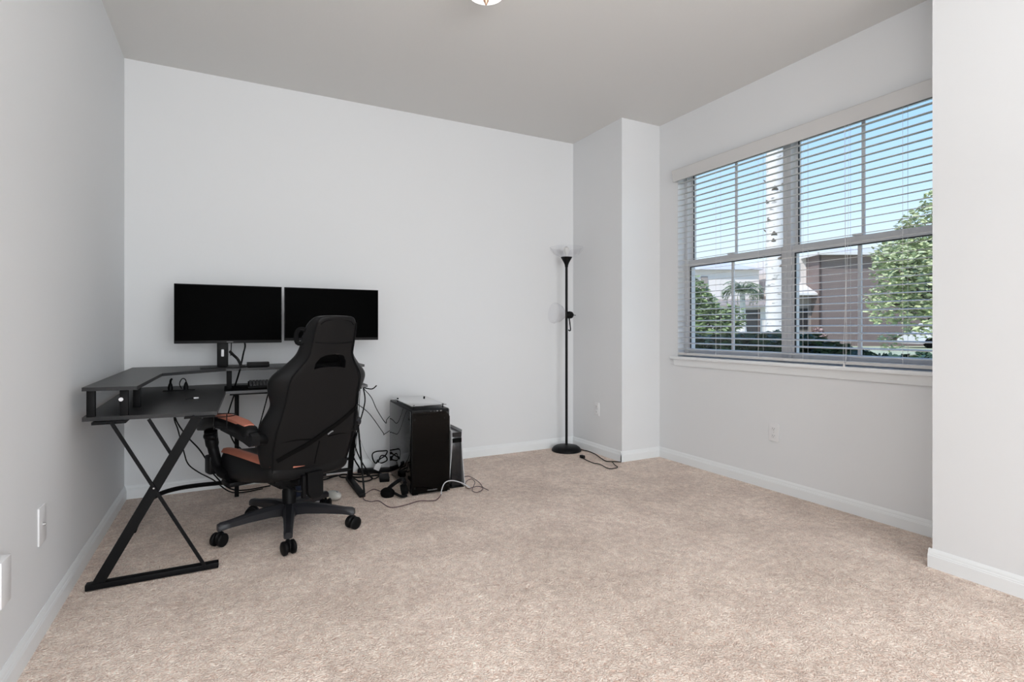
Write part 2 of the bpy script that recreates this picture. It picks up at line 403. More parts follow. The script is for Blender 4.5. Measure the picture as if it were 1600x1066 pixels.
# ---------------------------------------------------------------- outlets and plates
def outlet(loc, nrm, label, kind='duplex', w=.070, h=.115, group=None):
    """nrm: rotation about z so that local -Y faces the room"""
    o = empty('wall_outlet', loc, nrm, label, 'outlet', group)
    MB().box((-w/2, -.006, -h/2), (w/2, 0, h/2), .0025).build('cover_plate', M['plate'], o, True)
    if kind == 'duplex':
        for zz in (.024, -.024):
            f = MB(); f.box((-.017, -.0085, zz-.0145), (.017, -.004, zz+.0145), .004); fo = f.build('receptacle', M['plate'], o, True)
            k = MB(); k.box((-.008, -.0090, zz-.002), (-.006, -.0080, zz+.007)).box((.006, -.0090, zz-.002), (.008, -.0080, zz+.006))
            k.lathe([(0, 0), (.0022, 0), (.0022, .001), (0, .001)], mtx=Matrix.Translation((0, -.0090, zz-.007)) @ Matrix.Rotation(R(-90), 4, 'X'), seg=10)
            k.build('slot', M['slot'], fo, True)
        MB().lathe([(0, 0), (.003, 0), (.003, .001), (0, .0015)], mtx=Matrix.Translation((0, -.006, 0)) @ Matrix.Rotation(R(90), 4, 'X'), seg=12).build('screw', M['screw'], o, True)
    elif kind == 'jack':
        MB().lathe([(.006, 0), (.006, .007), (.003, .007), (.003, .010), (0, .010)], mtx=Matrix.Translation((0, -.005, 0)) @ Matrix.Rotation(R(90), 4, 'X'), seg=14).build('jack', M['screw'], o, True)
    return o
outlet((XC, 3.864, .392), R(-90), 'white outlet on the projecting wall beside the floor lamp')
outlet((XW, 2.420, .396), R(-90), 'white duplex outlet below the window', h=.123, w=.078)
outlet((XL, 2.506, .395), R(90), 'white wall plate with small metal jack on the left wall, beside the desk', 'jack', h=.135, w=.085)
o = outlet((XL, 2.050, .375), R(90), 'white plate with a protruding plug-in box at the photo\'s left edge', 'none', h=.125, w=.075)
MB().box((-.045, -.035, -.066), (.033, -.006, .066), .004).build('plug_in_box', M['plate'], o, True)
MB().box((.0325, -.024, -.012), (.034, -.016, .004)).build('socket', M['slot'], o, True)

# ---------------------------------------------------------------- desk
DT = .72
dk = empty('computer_desk', (-.3, 3.5, 0), label='black L-shaped computer desk with raised monitor shelf and K-frame legs', cat='desk')
top = [(-.590, 2.845), (-.052, 2.825), (-.028, 3.700), (.832, 3.713), (.832, 4.205), (-.590, 4.205)]
# left wing and back wing boards
MB().prism([(x, y, DT-.018) for x, y in [(-.560, 2.895), (-.052, 2.826), (-.022, 3.705), (-.022, 4.205), (-.578, 4.205)]], (0, 0, .018)).build('desktop', M['desk'], dk)
MB().prism([(x, y, DT-.018) for x, y in [(-.0215, 3.705), (.832, 3.713), (.832, 4.205), (-.0215, 4.205)]], (0, 0, .018)).build('desktop', M['desk'], dk)
MB().box((-.52, 2.85, DT-.030), (-.40, 4.1, DT-.0185)).box((-.10, 2.86, DT-.030), (-.065, 3.7, DT-.0185)).box((.0, 3.74, DT-.030), (.80, 3.765, DT-.0185)).build('under_rail', M['steel'], dk)
MB().box((-.0215, 3.7015, DT-.0175), (.832, 3.7045, DT-.0015)).build('edge_band', M['edge'], dk)
# monitor shelf
ST = .852
MB().prism([(x, y, ST-.016) for x, y in [(-.552, 2.850), (-.355, 2.815), (-.333, 3.56), (-.02, 3.815), (.832, 3.80), (.832, 4.19), (-.552, 4.19)]][::1], (0, 0, .016)).build('monitor_shelf', M['desk'], dk)
for (x, y) in ((-.528, 2.895), (-.410, 2.885), (-.398, 3.16), (-.003, 3.86), (.78, 3.86)):
    MB().box((x-.015, y-.012, DT), (x+.015, y+.012, ST-.016), .002).build('shelf_post', M['steel'], dk)
MB().lathe([(0, 0), (.0085, 0), (.0085, .001), (0, .0012)], mtx=Matrix.Translation((-.420, 2.8722, .792)) @ Matrix.Rotation(R(90), 4, 'X'), seg=20).build('round_sticker', M['white'], dk)
# front-left K frame
YF = 2.83
MB().box((-.535, YF-.02, .004), (-.045, YF+.02, .030), .004).build('foot_bar', M['steel'], dk)
MB().bar((-.495, YF, .02), (-.130, YF, .70), .042, .030, (0, 1, 0)).build('leg', M['steel'], dk)
MB().bar((-.445, YF-.022, .705), (-.098, YF-.022, .022), .013, .010, (0, 1, 0)).build('brace_rod', M['steel'], dk)
MB().bar((-.318, YF+.03, .70), (-.215, YF+.03, .50), .013, .010, (0, 1, 0)).build('brace_rod', M['steel'], dk)
MB().lathe([(0, 0), (.004, 0), (.003, .003), (0, .003)], mtx=Matrix.Translation((-.293, YF-.028, .405)) @ Matrix.Rotation(R(90), 4, 'X'), seg=12).build('bolt', M['screw'], dk)
MB().box((-.18, YF-.03, .698), (-.06, YF+.03, .704)).build('mount_plate', M['steel'], dk)
# bent stretcher that ends in its own foot
MB().tube([(-.461, 3.518, 0), (-.43, 3.525, .09), (-.40, 3.54, .150), (-.33, 3.60, .178), (-.20, 3.72, .165), (.04, 3.90, .115), (.10, 3.93, .105), (.765, 3.93, .10)], .013, 10, 6).build('stretcher', M['steel'], dk)
MB().tube([(.35, 3.95, .20), (.60, 3.96, .185), (.765, 3.95, .17)], .010, 8, 5).build('stretcher', M['steel'], dk)
MB().box((.028, 3.955, 0), (.054, 3.981, DT-.018), .003).build('leg', M['steel'], dk)
# right K frame
XR = .765
MB().box((XR-.02, 3.555, .004), (XR+.02, 4.03, .030), .004).build('foot_bar', M['steel'], dk)
MB().bar((XR, 3.98, .02), (XR, 3.74, .70), .026, .034, (1, 0, 0)).build('leg', M['steel'], dk)
MB().bar((XR+.018, 3.585, .022), (XR+.018, 3.90, .70), .013, .010, (1, 0, 0)).build('brace_rod', M['steel'], dk)
# cup holder wire at the left wing, hook at the far end
c = MB(); cc = Vector((-.030, 2.90, .690))
c.tube([cc+Vector((.056*math.cos(a), .056*math.sin(a), 0)) for a in [2*math.pi*k/24 for k in range(24)]], .0022, 6, 0, True)
c.tube([(-.066, 2.855, .70), (-.066, 2.853, .632), (-.012, 2.853, .632), (-.012, 2.855, .70)], .0022, 6)
c.tube([(-.066, 2.90, .70), (-.066, 2.94, .632), (-.066, 2.853, .632)], .0022, 6).tube([(-.012, 2.90, .69), (-.012, 2.94, .632), (-.012, 2.853, .632)], .0022, 6)
c.build('cup_holder', M['steel'], dk)
MB().tube([(.81, 3.72, .699), (.845, 3.705, .690), (.868, 3.70, .692), (.892, 3.70, .712)], .004, 8, 4).build('headphone_hook', M['steel'], dk)
MB().box((-.36, 3.87, DT), (-.19, 3.92, DT+.004), .001).build('power_grommet', M['blk'], dk)

# ---------------------------------------------------------------- monitors
def monitor(name, x0, x1, z0, z1, y, yaw, label, stand_x, vis=True):
    cx = (x0+x1)/2; w2 = (x1-x0)/2
    root = empty(name, (cx, y, ST), yaw, label, 'monitor', None)
    za, zb = z0-ST, z1-ST
    MB().box((-w2, 0, za), (w2, .018, zb), .003).build('housing', M['bezel'], root, True)
    MB().box((-w2+.004, -.0012, za+.018), (w2-.004, .002, zb-.005)).build('screen', M['screen'], root, True)
    MB().box((-.17, .018, za+.06), (.17, .045, zb-.08), .012).build('rear_housing', M['bezel'], root, True)
    sx = stand_x-cx
    st = MB(); st.box((sx-.032, .03, .006), (sx+.032, .055, .26), .004)
    st.box((sx-.03, .02, .18), (sx+.03, .04, .27), .003)
    s2 = st.build('stand_neck', M['blk'], root, True)
    MB().box((sx-.008, .0292, .070), (sx+.008, .0302, .116), .004).build('cable_slot', M['white'], s2, True)
    MB().prism([(sx-.12, -.10, 0), (sx+.10, -.10, 0), (sx+.13, .10, 0), (sx-.13, .10, 0)], (0, 0, .006)).build('stand_base', M['blk'], root, True)
    MB().box((-.018, -.0020, za+.006), (.018, -.0001, za+.010)).build('maker_mark', M['logo'], root, True)
    return root
monitor('computer_monitor', -.304, .308, 1.008, 1.380, 3.90, R(0), 'left black monitor on the desk shelf, fully visible above the chair', -.040)
monitor('computer_monitor', .324, .953, 1.020, 1.380, 3.905, R(0), 'right black monitor, partly hidden by the chair headrest', .60)
clamp = MB().tube([(.0, 3.925, .955), (.022, 3.915, .930), (.045, 3.905, .905), (.066, 3.9, .862)], .009, 8, 4)
tag(clamp.build('cable_sleeve', M['cable']), 'short thick black cable sleeve slanting down beside the monitor stand', 'cable')

# ---------------------------------------------------------------- desk things
tag(MB().box((-.03, 3.715, DT), (.76, 4.03, DT+.003), .001).build('desk_mat', M['blk_soft']), 'black desk mat under the keyboard', 'desk mat')
kb = empty('keyboard', (.33, 3.87, DT+.003), label='black full-size keyboard on the mat, half behind the chair', cat='keyboard')
MB().prism([(.105, 3.80, DT+.003), (.105, 3.94, DT+.003), (.105, 3.94, DT+.036), (.105, 3.80, DT+.014)], (.44, 0, 0)).build('case', M['blk'], kb)
k = MB()
for r_ in range(6):
    for c_ in range(22):
        x = .112+c_*.0196; y = 3.806+r_*.0215; z = DT+.016+(y-3.80)*.165
        k.box((x, y, z-.002), (x+.0165, y+.018, z+.0085), .0015, seg=1)
k.build('keycaps', mat('keycap', (.035, .035, .037), .6), kb)
MB().tube([(.305, 3.95, DT+.02), (.303, 4.02, DT+.03), (.295, 4.05, .80), (.29, 4.05, ST-.02)], .002, 6, 4).build('keyboard_cable', M['cable_grey'], kb)
dkst = empty('usb_dock', (.155, 3.86, ST), label='small flat black box on the monitor shelf right of the stand', cat='dock')
MB().box((.098, 3.82, ST+.003), (.228, 3.90, ST+.033), .003).build('housing', M['blk'], dkst)
MB().box((.105, 3.825, ST), (.220, 3.895, ST+.004)).build('rubber_base', M['blk_soft'], dkst)
tag(MB().tube([(.10, 3.85, ST+.008), (.075, 3.84, ST+.004), (.03, 3.85, ST+.004)], .003, 6, 4).build('dock_cable', M['cable']), 'short black cable from the shelf box to the monitor stand', 'cable')
us = empty('usb_stick', (-.18, 3.40, DT), R(8), 'small black and white stick lying on the left wing of the desk', 'usb stick')
MB().box((-.032, -.007, 0), (.006, .007, .007), .002).build('body', M['blk'], us, True)
MB().box((.006, -.007, 0), (.030, .007, .007), .002).build('cap', M['white'], us, True)
for x, lab in ((-.322, 'plain black plug standing in the desk power strip, left one'), (-.240, 'black plug with looped cord in the desk power strip, right one')):
    pl = empty('power_plug', (x, 3.895, DT+.004), label=lab, cat='plug')
    z0 = DT+.0045
    MB().lathe([(0, 0), (.013, 0), (.014, .015), (.011, .032), (.006, .044), (.005, .046), (0, .046)], (x, 3.895, z0), 16).build('body', M['blk'], pl)
    if x < -.3: MB().tube([(x, 3.895, z0+.044), (x+.002, 3.895, z0+.060), (x+.008, 3.90, z0+.068)], .006, 8, 4).build('cord_grip', M['cable'], pl)
    else: MB().tube([(x+.002, 3.895, z0+.044), (x-.004, 3.895, z0+.062), (x-.018, 3.90, z0+.068), (x-.030, 3.90, z0+.052), (x-.034, 3.905, z0+.028), (x-.022, 3.905, z0+.005)], .003, 8, 5).build('cord', M['cable'], pl)

# ---------------------------------------------------------------- cables
def cable(name, pts, r, m, label, group=None, sm=6):
    return tag(MB().tube(pts, r, 7, sm).build(name, M[m]), label, 'cable', group)
cable('power_cable', [(-.307, 3.98, .70), (-.307, 3.95, .55), (-.286, 3.95, .468), (-.256, 3.95, .333), (-.232, 3.95, .25), (-.176, 3.95, .191), (-.094, 3.95, .131), (.02, 4.0, .02), (.2, 4.05, .008)], .004, 'cable', 'black cable hanging under the desk corner, lower of the two left ones')
cable('power_cable', [(-.315, 4.0, .70), (-.303, 3.96, .549), (-.245, 3.96, .432), (-.176, 3.97, .337), (-.133, 3.97, .259), (-.09, 3.97, .16), (.03, 4.02, .03), (.25, 4.1, .008)], .0045, 'cable', 'black cable curving down under the desk corner toward the chair arm, upper of two')
cable('power_cable', [(.04, 4.0, .70), (.03, 3.95, .683), (-.007, 3.95, .556), (-.011, 3.95, .486), (.004, 3.95, .41), (.034, 3.95, .344), (.064, 3.97, .312), (.2, 4.02, .15), (.35, 4.05, .03)], .0045, 'cable', 'black cable bowing out left of the thin corner post')
cable('monitor_cable', [(.079, 3.965, 1.033), (.090, 3.96, .99), (.079, 3.95, .936), (.067, 3.95, .873), (.060, 3.94, ST+.005)], .0055, 'cable', 'thick black cable dropping from the left monitor to the shelf')
cable('monitor_cable', [(.011, 3.965, 1.03), (.008, 3.955, .971), (.006, 3.955, .925)], .003, 'cable', 'thin short black cable just right of the monitor stand')
cable('monitor_cable', [(.060, 3.78, ST-.004), (.055, 3.79, .835), (.042, 3.86, .778), (.030, 3.93, .728)], .005, 'cable', 'black cable running from the shelf down to the desktop beside the shelf post')
cable('power_cable', [(.24, 4.0, .70), (.219, 4.0, .612), (.188, 4.0, .488), (.170, 4.0, .411), (.16, 4.02, .25), (.25, 4.08, .02)], .004, 'cable', 'black cable behind the chair, left of its backrest')
cable('power_cable', [(.820, 3.8, .704), (.835, 3.8, .616), (.825, 3.8, .543), (.790, 3.8, .419), (.768, 3.81, .308), (.80, 3.82, .205), (.86, 3.86, .10), (.92, 3.93, .012), (1.0, 4.02, .008)], .0045, 'cable', 'thick black cable looping down along the right desk leg')
cable('power_cable', [(.824, 3.9, .70), (.817, 3.9, .572), (.813, 3.9, .481), (.806, 3.9, .399), (.79, 3.93, .2), (.75, 4.0, .03)], .0022, 'cable', 'thin black cable straight down beside the right desk leg')
cable('video_cable', [(.828, 3.9, .70), (.865, 3.95, .66), (.913, 3.95, .601), (.954, 3.95, .508), (1.025, 3.98, .401), (1.06, 4.075, .41), (1.12, 4.12, .45)], .0028, 'cable', 'black cable from the desk end to the tower, upper of two')
cable('video_cable', [(.79, 3.93, .60), (.807, 3.95, .566), (.899, 3.95, .483), (1.006, 3.98, .332), (1.04, 4.075, .30), (1.12, 4.12, .33)], .0028, 'cable', 'black cable from the desk end to the tower, lower of two')
cable('coiled_cable', [(1.03, 4.12, .05), (.976, 4.12, .084), (.960, 4.12, .142), (.986, 4.12, .163), (1.040, 4.12, .163), (1.074, 4.12, .159), (1.059, 4.12, .126), (1.015, 4.12, .101), (.998, 4.11, .088), (1.025, 4.11, .074), (1.069, 4.11, .09), (1.06, 4.11, .12), (1.02, 4.10, .13), (.99, 4.10, .06), (.96, 4.11, .02)], .0052, 'cable', 'thick black cable bundle coiled against the back wall beside the tower')
cable('floor_cable', [(.30, 4.12, .01), (.491, 4.095, .01), (.603, 4.082, .01), (.686, 4.124, .012), (.763, 4.143, .012), (.82, 4.035, .01), (.92, 4.021, .01), (1.0, 4.02, .01)], .006, 'cable', 'thick black cable winding over the carpet under the right desk wing')
cable('floor_cable', [(.60, 4.13, .012), (.705, 4.114, .02), (.718, 4.05, .02), (.787, 3.99, .02), (.82, 3.922, .01), (.867, 3.898, .01), (.92, 3.944, .01), (.911, 4.046, .012), (.86, 4.05, .05), (.826, 3.97, .104), (.785, 3.95, .184), (.77, 3.96, .30)], .0055, 'cable', 'black cable looping on the carpet around the right desk foot')
cable('floor_cable', [(.80, 4.17, .008), (.86, 4.10, .010), (.97, 4.06, .018), (1.02, 4.0, .012), (1.035, 3.92, .010), (1.0, 3.88, .01)], .006, 'cable', 'short black cable bunch on the carpet left of the tower')
cable('thin_wall_cable', [(.83, 4.215, .60), (.845, 4.22, .42), (.88, 4.22, .28), (.93, 4.2, .14), (.98, 4.18, .06)], .0012, 'cable_grey', 'thin grey cable hanging against the back wall above the power strip')
cable('controller_cable', [(.895, 3.60, .012), (.864, 3.682, .008), (.795, 3.605, .008), (.760, 3.500, .008), (.79, 3.43, .008), (.838, 3.418, .008), (.870, 3.263, .008), (.971, 3.265, .008), (1.065, 3.300, .008), (1.159, 3.265, .008), (1.241, 3.372, .008)], .0028, 'cable_brown', 'thin brown cable snaking over the carpet from desk foot to tower front')
cable('charging_cable', [(1.235, 3.36, .006), (1.244, 3.379, .03), (1.275, 3.40, .07), (1.33, 3.41, .075), (1.40, 3.41, .05), (1.46, 3.40, .01)], .0032, 'cable_white', 'white cable arching off the carpet in front of the game console')
cable('charging_cable', [(1.47, 3.72, .008), (1.537, 3.687, .008), (1.566, 3.671, .010), (1.569, 3.538, .012), (1.558, 3.436, .008), (1.522, 3.336, .008), (1.459, 3.289, .010), (1.443, 3.329, .014), (1.500, 3.43, .016), (1.537, 3.50, .016), (1.549, 3.585, .014), (1.50, 3.56, .012), (1.447, 3.46, .010), (1.443, 3.394, .010), (1.517, 3.389, .016), (1.55, 3.30, .008)], .0025, 'cable_brown', 'tangled thin purple-brown cable on the carpet right of the console')
ps = empty('power_strip', (.97, 4.15, 0), R(-20), 'black power strip on the carpet against the back wall', 'power strip')
MB().box((-.11, -.025, .003), (.13, .025, .032), .005).build('housing', M['blk'], ps, True)
for i in range(3): MB().box((-.08+i*.06, -.014, .0315), (-.055+i*.06, .014, .0335), .002).build('socket', M['slot'], ps, True)
pa = empty('plug_adapter', (.985, 4.10, .03), R(-20), 'light plug adapter standing tilted on the power strip', 'plug adapter')
MB().box((-.022, -.012, 0), (.022, .012, .055), .004, Matrix.Rotation(R(25), 4, 'Y')).build('body', M['plate'], pa, True)
MB().box((-.026, -.014, .045), (-.014, .014, .075), .004, Matrix.Rotation(R(25), 4, 'Y')).build('plug', M['blk'], pa, True)
pb = empty('power_brick', (1.0, 3.90, 0), R(-12), 'black power brick on the carpet against the tower side', 'power brick')
MB().box((-.04, -.06, .0), (.03, .06, .036), .007).build('body', M['blk'], pb, True)

# ---------------------------------------------------------------- computer tower
tw = empty('computer_tower', (1.056, 3.436, 0), R(-1.5), 'tall black computer tower with tinted glass sides and mirrored glass top', 'computer')
W_, D_, H_ = .262, .60, .575
def t_(m, name, mt, par=tw): return m.build(name, mt, par, True)
f = MB()
f.box((.004, .004, .012), (W_-.004, D_, .035)).box((.004, .004, H_-.03), (W_-.004, D_, H_-.012))
f.box((.004, D_-.012, .012), (W_-.004, D_, H_-.012), .003); f.box((.004, .0, .012), (.022, .02, H_-.012), .003).box((W_-.022, .0, .012), (W_-.004, .02, H_-.012), .003)
f.box((.004, D_-.02, .012), (.018, D_, H_-.012)).box((W_-.018, D_-.02, .012), (W_-.004, D_, H_-.012))
t_(f, 'chassis', M['tower'])
for x, y in ((.03, .04), (W_-.03, .04), (.03, D_-.04), (W_-.03, D_-.04)):
    t_(MB().box((x-.02, y-.03, 0), (x+.02, y+.03, .013), .003), 'foot', M['blk_soft'])
t_(MB().box((.020, .001, .03), (W_-.020, .009, H_-.05), .002), 'front_mesh', M['mesh'])
t_(MB().prism([(.0, -.010, .012), (.0, -.010, H_-.045), (.012, -.010, H_-.028), (W_-.028, -.010, H_-.028), (W_, -.010, H_-.065), (W_, -.010, .012)], (0, .004, 0)), 'front_panel', glass_mat('front_glass', (.30, .30, .30), .45))
for x, z in ((.02, .05), (W_-.02, .05), (.02, H_-.075), (W_-.035, H_-.075)):
    t_(MB().lathe([(0, 0), (.006, 0), (.006, .006), (0, .006)], mtx=Matrix.Translation((x, -.009, z)) @ Matrix.Rotation(R(90), 4, 'X'), seg=14), 'panel_screw', M['blk'])
t_(MB().box((.0, -.008, H_-.034), (W_-.01, .02, H_-.012), .004), 'top_bezel', M['blk'])
for i, x in enumerate((.13, .155, .175, .20)):
    t_(MB().box((x-.006, -.0092, H_-.027), (x+.006, -.0078, H_-.020), .001), 'port', M['logo'] if i > 1 else M['slot'])
t_(MB().box((-.004, .012, .020), (0, D_-.012, H_-.02), .0015), 'side_glass', M['tglass'])
t_(MB().box((W_, .012, .020), (W_+.004, D_-.012, H_-.02), .0015), 'side_glass', M['tglass'])
t_(MB().lathe([(0, 0), (.009, 0), (.009, .006), (0, .006)], mtx=Matrix.Translation((-.004, .045, H_-.075)) @ Matrix.Rotation(R(-90), 4, 'Y'), seg=16), 'panel_screw', M['blk'])
t_(MB().box((.010, .03, H_+.008), (W_-.010, D_-.03, H_+.012), .001), 'top_glass', glass_mat('mirror_glass', (.25, .25, .25), 2.8))
for x, y in ((.03, .05), (W_-.03, .05), (.03, D_-.12), (W_-.03, D_-.12)):
    t_(MB().lathe([(.004, 0), (.004, .022), (.0065, .022), (.0065, .029), (0, .030)], (x, y, H_-.014), 14), 'standoff', M['blk'])
# innards: motherboard tray, shroud, fans, card
t_(MB().box((W_-.05, .03, .04), (W_-.045, D_-.02, H_-.04)), 'motherboard_tray', M['inner'])
t_(MB().box((.01, .03, .035), (W_-.05, D_-.02, .13), .003), 'power_shroud', M['inner'])
t_(MB().box((.03, .16, .27), (W_-.055, D_-.05, .31), .004), 'graphics_card', M['tower'])
fn = MB()
for z in (.20, .33, .46):
    fn.tube([(W_/2+.058*math.cos(a), .024, z+.058*math.sin(a)) for a in [2*math.pi*k/24 for k in range(24)]], .005, 6, 0, True)
    for q in range(7):
        a = q*2*math.pi/7; fn.bar((W_/2, .024, z), (W_/2+.055*math.cos(a), .028, z+.055*math.sin(a)), .018, .002, (0, 1, 0))
t_(fn, 'fan', M['fan'])
fn = MB(); zc, yc, xc_ = .43, .34, W_-.06
fn.tube([(xc_, yc+.062*math.cos(a), zc+.062*math.sin(a)) for a in [2*math.pi*k/24 for k in range(24)]], .006, 6, 0, True)
for q in range(7):
    a = q*2*math.pi/7; fn.bar((xc_, yc, zc), (xc_-.004, yc+.058*math.cos(a), zc+.058*math.sin(a)), .020, .002, (1, 0, 0))
t_(fn, 'fan', M['fan'])
tx = bpy.data.curves.new('maker_name', 'FONT'); tx.body = 'thermaltake'; tx.size = .014; tx.extrude = .0003
tx.materials.append(M['logo'])
tmp_ = bpy.data.objects.new('tmp', tx); col.objects.link(tmp_); bpy.context.view_layer.update()
to = bpy.data.objects.new('maker_name', bpy.data.meshes.new_from_object(tmp_.evaluated_get(bpy.context.evaluated_depsgraph_get()))); col.objects.link(to); bpy.data.objects.remove(tmp_); to.parent = tw; to.location = (.105, -.0107, .026); to.rotation_euler = (R(90), 0, 0)

# ---------------------------------------------------------------- game console
gc = empty('game_console', (1.396, 3.49, 0), R(-1.5), 'upright black and white game console beside the tower', 'game console')
H2 = .385
def cplate(x, bend):
    m = MB(); rings = []
    for i in range(13):
        t = i/12; z = t*(H2+.012); off = bend*(.010*math.cos(math.pi*t)+.006*(2*t-1)**2)
        y0 = -.012*math.sin(math.pi*t)*0-.004; y1 = .235+.02*math.sin(math.pi*t)
        rings.append([(x+off, y0, z), (x+off+bend*.004, y0+.01, z), (x+off+bend*.006, (y0+y1)/2, z), (x+off+bend*.002, y1, z), (x+off-bend*.003, y1, z), (x+off-bend*.003, y0, z)])
    m.loft(rings); return m
m = MB(); m.box((-.036, .004, .004), (.036, .225, H2-.03), .008); m.prism([(-.036, .004, H2-.035), (.036, .004, H2-.035), (.036, .225, H2-.035), (-.036, .225, H2-.035)], (0, 0, .03))
m.build('core', mat('console_gloss', (.012, .012, .014), .15), gc, True)
cplate(-.044, -1).build('side_plate', M['white'], gc, True)
cplate(.044, 1).build('side_plate', M['white'], gc, True)
MB().box((-.05, -.01, 0), (.05, .22, .006), .002).build('stand', M['blk'], gc, True)
MB().box((-.036, -.002, H2-.075), (.036, .006, H2-.045), .002).build('vent', M['blk_soft'], gc, True)

# ---------------------------------------------------------------- headset on the carpet in front of the tower
hs = empty('headset', (.97, 3.46, 0), label='black headset lying on the carpet at the tower\'s front left corner', cat='headset')
def ear(c, rot, name='ear_cup'):
    m = MB(); mt = Matrix.Translation(c) @ Matrix.Rotation(rot[2], 4, 'Z') @ Matrix.Rotation(rot[0], 4, 'X') @ Matrix.Rotation(rot[1], 4, 'Y') @ Matrix.Diagonal((1, .8, 1, 1))
    m.lathe([(.018, -.022), (.042, -.02), (.046, -.006), (.045, .010), (.034, .022), (0, .026)], mtx=mt, seg=24)
    return m.build(name, M['blk_soft'], hs)
ear((.915, 3.50, .028), (R(18), R(8), R(-20))); ear((1.012, 3.455, .046), (R(78), R(15), R(60)))
MB().tube([(.930, 3.53, .045), (.965, 3.575, .050), (1.01, 3.575, .075), (1.030, 3.53, .095), (1.022, 3.47, .085)], .013, 8, 5).build('headband', M['blk'], hs)
MB().tube([(.95, 3.46, .03), (.985, 3.42, .015), (1.02, 3.41, .02)], .010, 6, 4).build('microphone', M['blk'], hs)

# ---------------------------------------------------------------- sneaker and mouse under the desk
sh = empty('sneaker', (.440, 3.62, 0), R(-42), 'dark blue and white shoe on the carpet behind the chair base', 'shoe')
def shoe_rings(z0s, ws, hs_, xs):
    out = []
    for x, w, z0, h in zip(xs, ws, z0s, hs_):
        out.append([(x, -w, z0), (x, -w*1.05, z0+h*.4), (x, -w*.75, z0+h*.85), (x, 0, z0+h), (x, w*.75, z0+h*.85), (x, w*1.05, z0+h*.4), (x, w, z0)])
    return out
xs = [-.13, -.10, -.05, 0, .05, .09, .12]
m = MB(); m.loft(shoe_rings([.03]*7, [.025, .036, .038, .040, .046, .042, .022], [.05, .07, .078, .065, .045, .032, .015], xs)); m.build('upper', M['navy'], sh, True, 60)
m = MB(); m.loft([[(x, -w, 0), (x, -w, .03), (x, w, .03), (x, w, 0)] for x, w in zip(xs, [.028, .040, .041, .043, .050, .046, .026])]); m.build('sole', M['white'], sh, True, 60)
MB().lathe([(.0, 0), (.036, 0), (.038, .012), (0, .016)], mtx=Matrix.Translation((.115, 0, .022)) @ Matrix.Rotation(R(70), 4, 'Y') @ Matrix.Diagonal((.55, 1, 1, 1)), seg=18).build('toe_cap', M['cream'], sh, True)
MB().box((-.03, -.03, .085), (.03, .03, .092), .004, Matrix.Rotation(R(10), 4, 'Y')).build('stripe', M['white'], sh, True)
ms = empty('computer_mouse', (.590, 3.60, 0), R(-55), 'white rounded computer mouse lying on the carpet by the desk foot', 'mouse')
m = MB(); m.sphere((0, 0, .030), 1, (.062, .036, .030), seg=24); m.build('shell', mat('mouse_white', (.55, .54, .50), .35), ms, True)
MB().sphere((.03, 0, .052), 1, (.012, .004, .008), seg=12).build('scroll_wheel', M['fan'], ms, True)

# ---------------------------------------------------------------- gaming chair
ch = empty('gaming_chair', (.288, 3.173, 0), R(19), 'black gaming chair with salmon armrest and seat stripes, seen from behind', 'chair')
def c_(m, name, mt, par=ch, sharp=40): return m.build(name, mt, par, True, sharp)
# base
hub = MB().lathe([(0, .075), (.034, .075), (.044, .09), (.046, .135), (.036, .150), (.030, .155), (0, .155)], seg=28)
bs = c_(hub, 'base_hub', M['base'])
for i in range(5):
    a = R(-168+72*i-19); d = Vector((math.cos(a), math.sin(a), 0)); n = Vector((-d.y, d.x, 0))
    rings = []
    for t, w, h, zc in ((.03, .032, .060, .122), (.10, .028, .054, .124), (.20, .024, .044, .116), (.29, .021, .034, .104), (.338, .021, .036, .098), (.352, .015, .030, .094)):
        c = d*t; rings.append([c+n*w+Vector((0, 0, zc-h/2)), c+n*w+Vector((0, 0, zc+h*.2)), c+n*w*.5+Vector((0, 0, zc+h/2)), c-n*w*.5+Vector((0, 0, zc+h/2)), c-n*w+Vector((0, 0, zc+h*.2)), c-n*w+Vector((0, 0, zc-h/2))])
    c_(MB().loft(rings), 'base_arm', M['base'])
    ca = empty('caster', tuple(d*.340)); ca.parent = ch; ca.rotation_euler.z = a+random.uniform(.3, 1.2)
    MB().tube([(0, 0, .03), (0, 0, .088)], .007, 8).build('stem', M['blk'], ca, True)
    MB().sphere((0, 0, .042), 1, (.031, .013, .033), seg=14).build('hood', M['blk'], ca, True)
    for sgn in (-1, 1):
        MB().lathe([(0, -.009), (.028, -.010), (.034, -.006), (.034, .006), (.028, .010), (.014, .013), (0, .010)], mtx=Matrix.Translation((.004, sgn*.021, .034)) @ Matrix.Rotation(R(90), 4, 'X'), seg=20).build('wheel', M['blk'], ca, True)
c_(MB().lathe([(.0, .14), (.036, .14), (.036, .22), (.033, .225), (.033, .30), (.036, .31), (0, .31)], seg=24), 'gas_lift', M['blk'])
mm = MB(); mm.box((-.10, -.12, .265), (.10, .14, .315), .008).box((-.14, -.15, .295), (.14, .15, .325), .004); c_(mm, 'tilt_mechanism', M['blk'])
c_(MB().tube([(.10, .02, .30), (.20, .02, .295), (.27, .03, .29)], .006, 8, 4), 'lever', M['blk'])
c_(MB().prism([(-.035, -.29, .37), (.048, -.29, .37), (.048, -.29, .255), (.028, -.29, .235), (-.01, -.29, .235), (-.032, -.29, .265)], (0, .04, 0)).box((-.058, -.285, .245), (-.040, -.26, .36), .004), 'recline_bracket', M['steel'])
c_(MB().tube([(-.10, -.20, .30), (-.08, -.26, .285), (-.045, -.27, .28)], .006, 8, 4), 'lever', M['blk'])
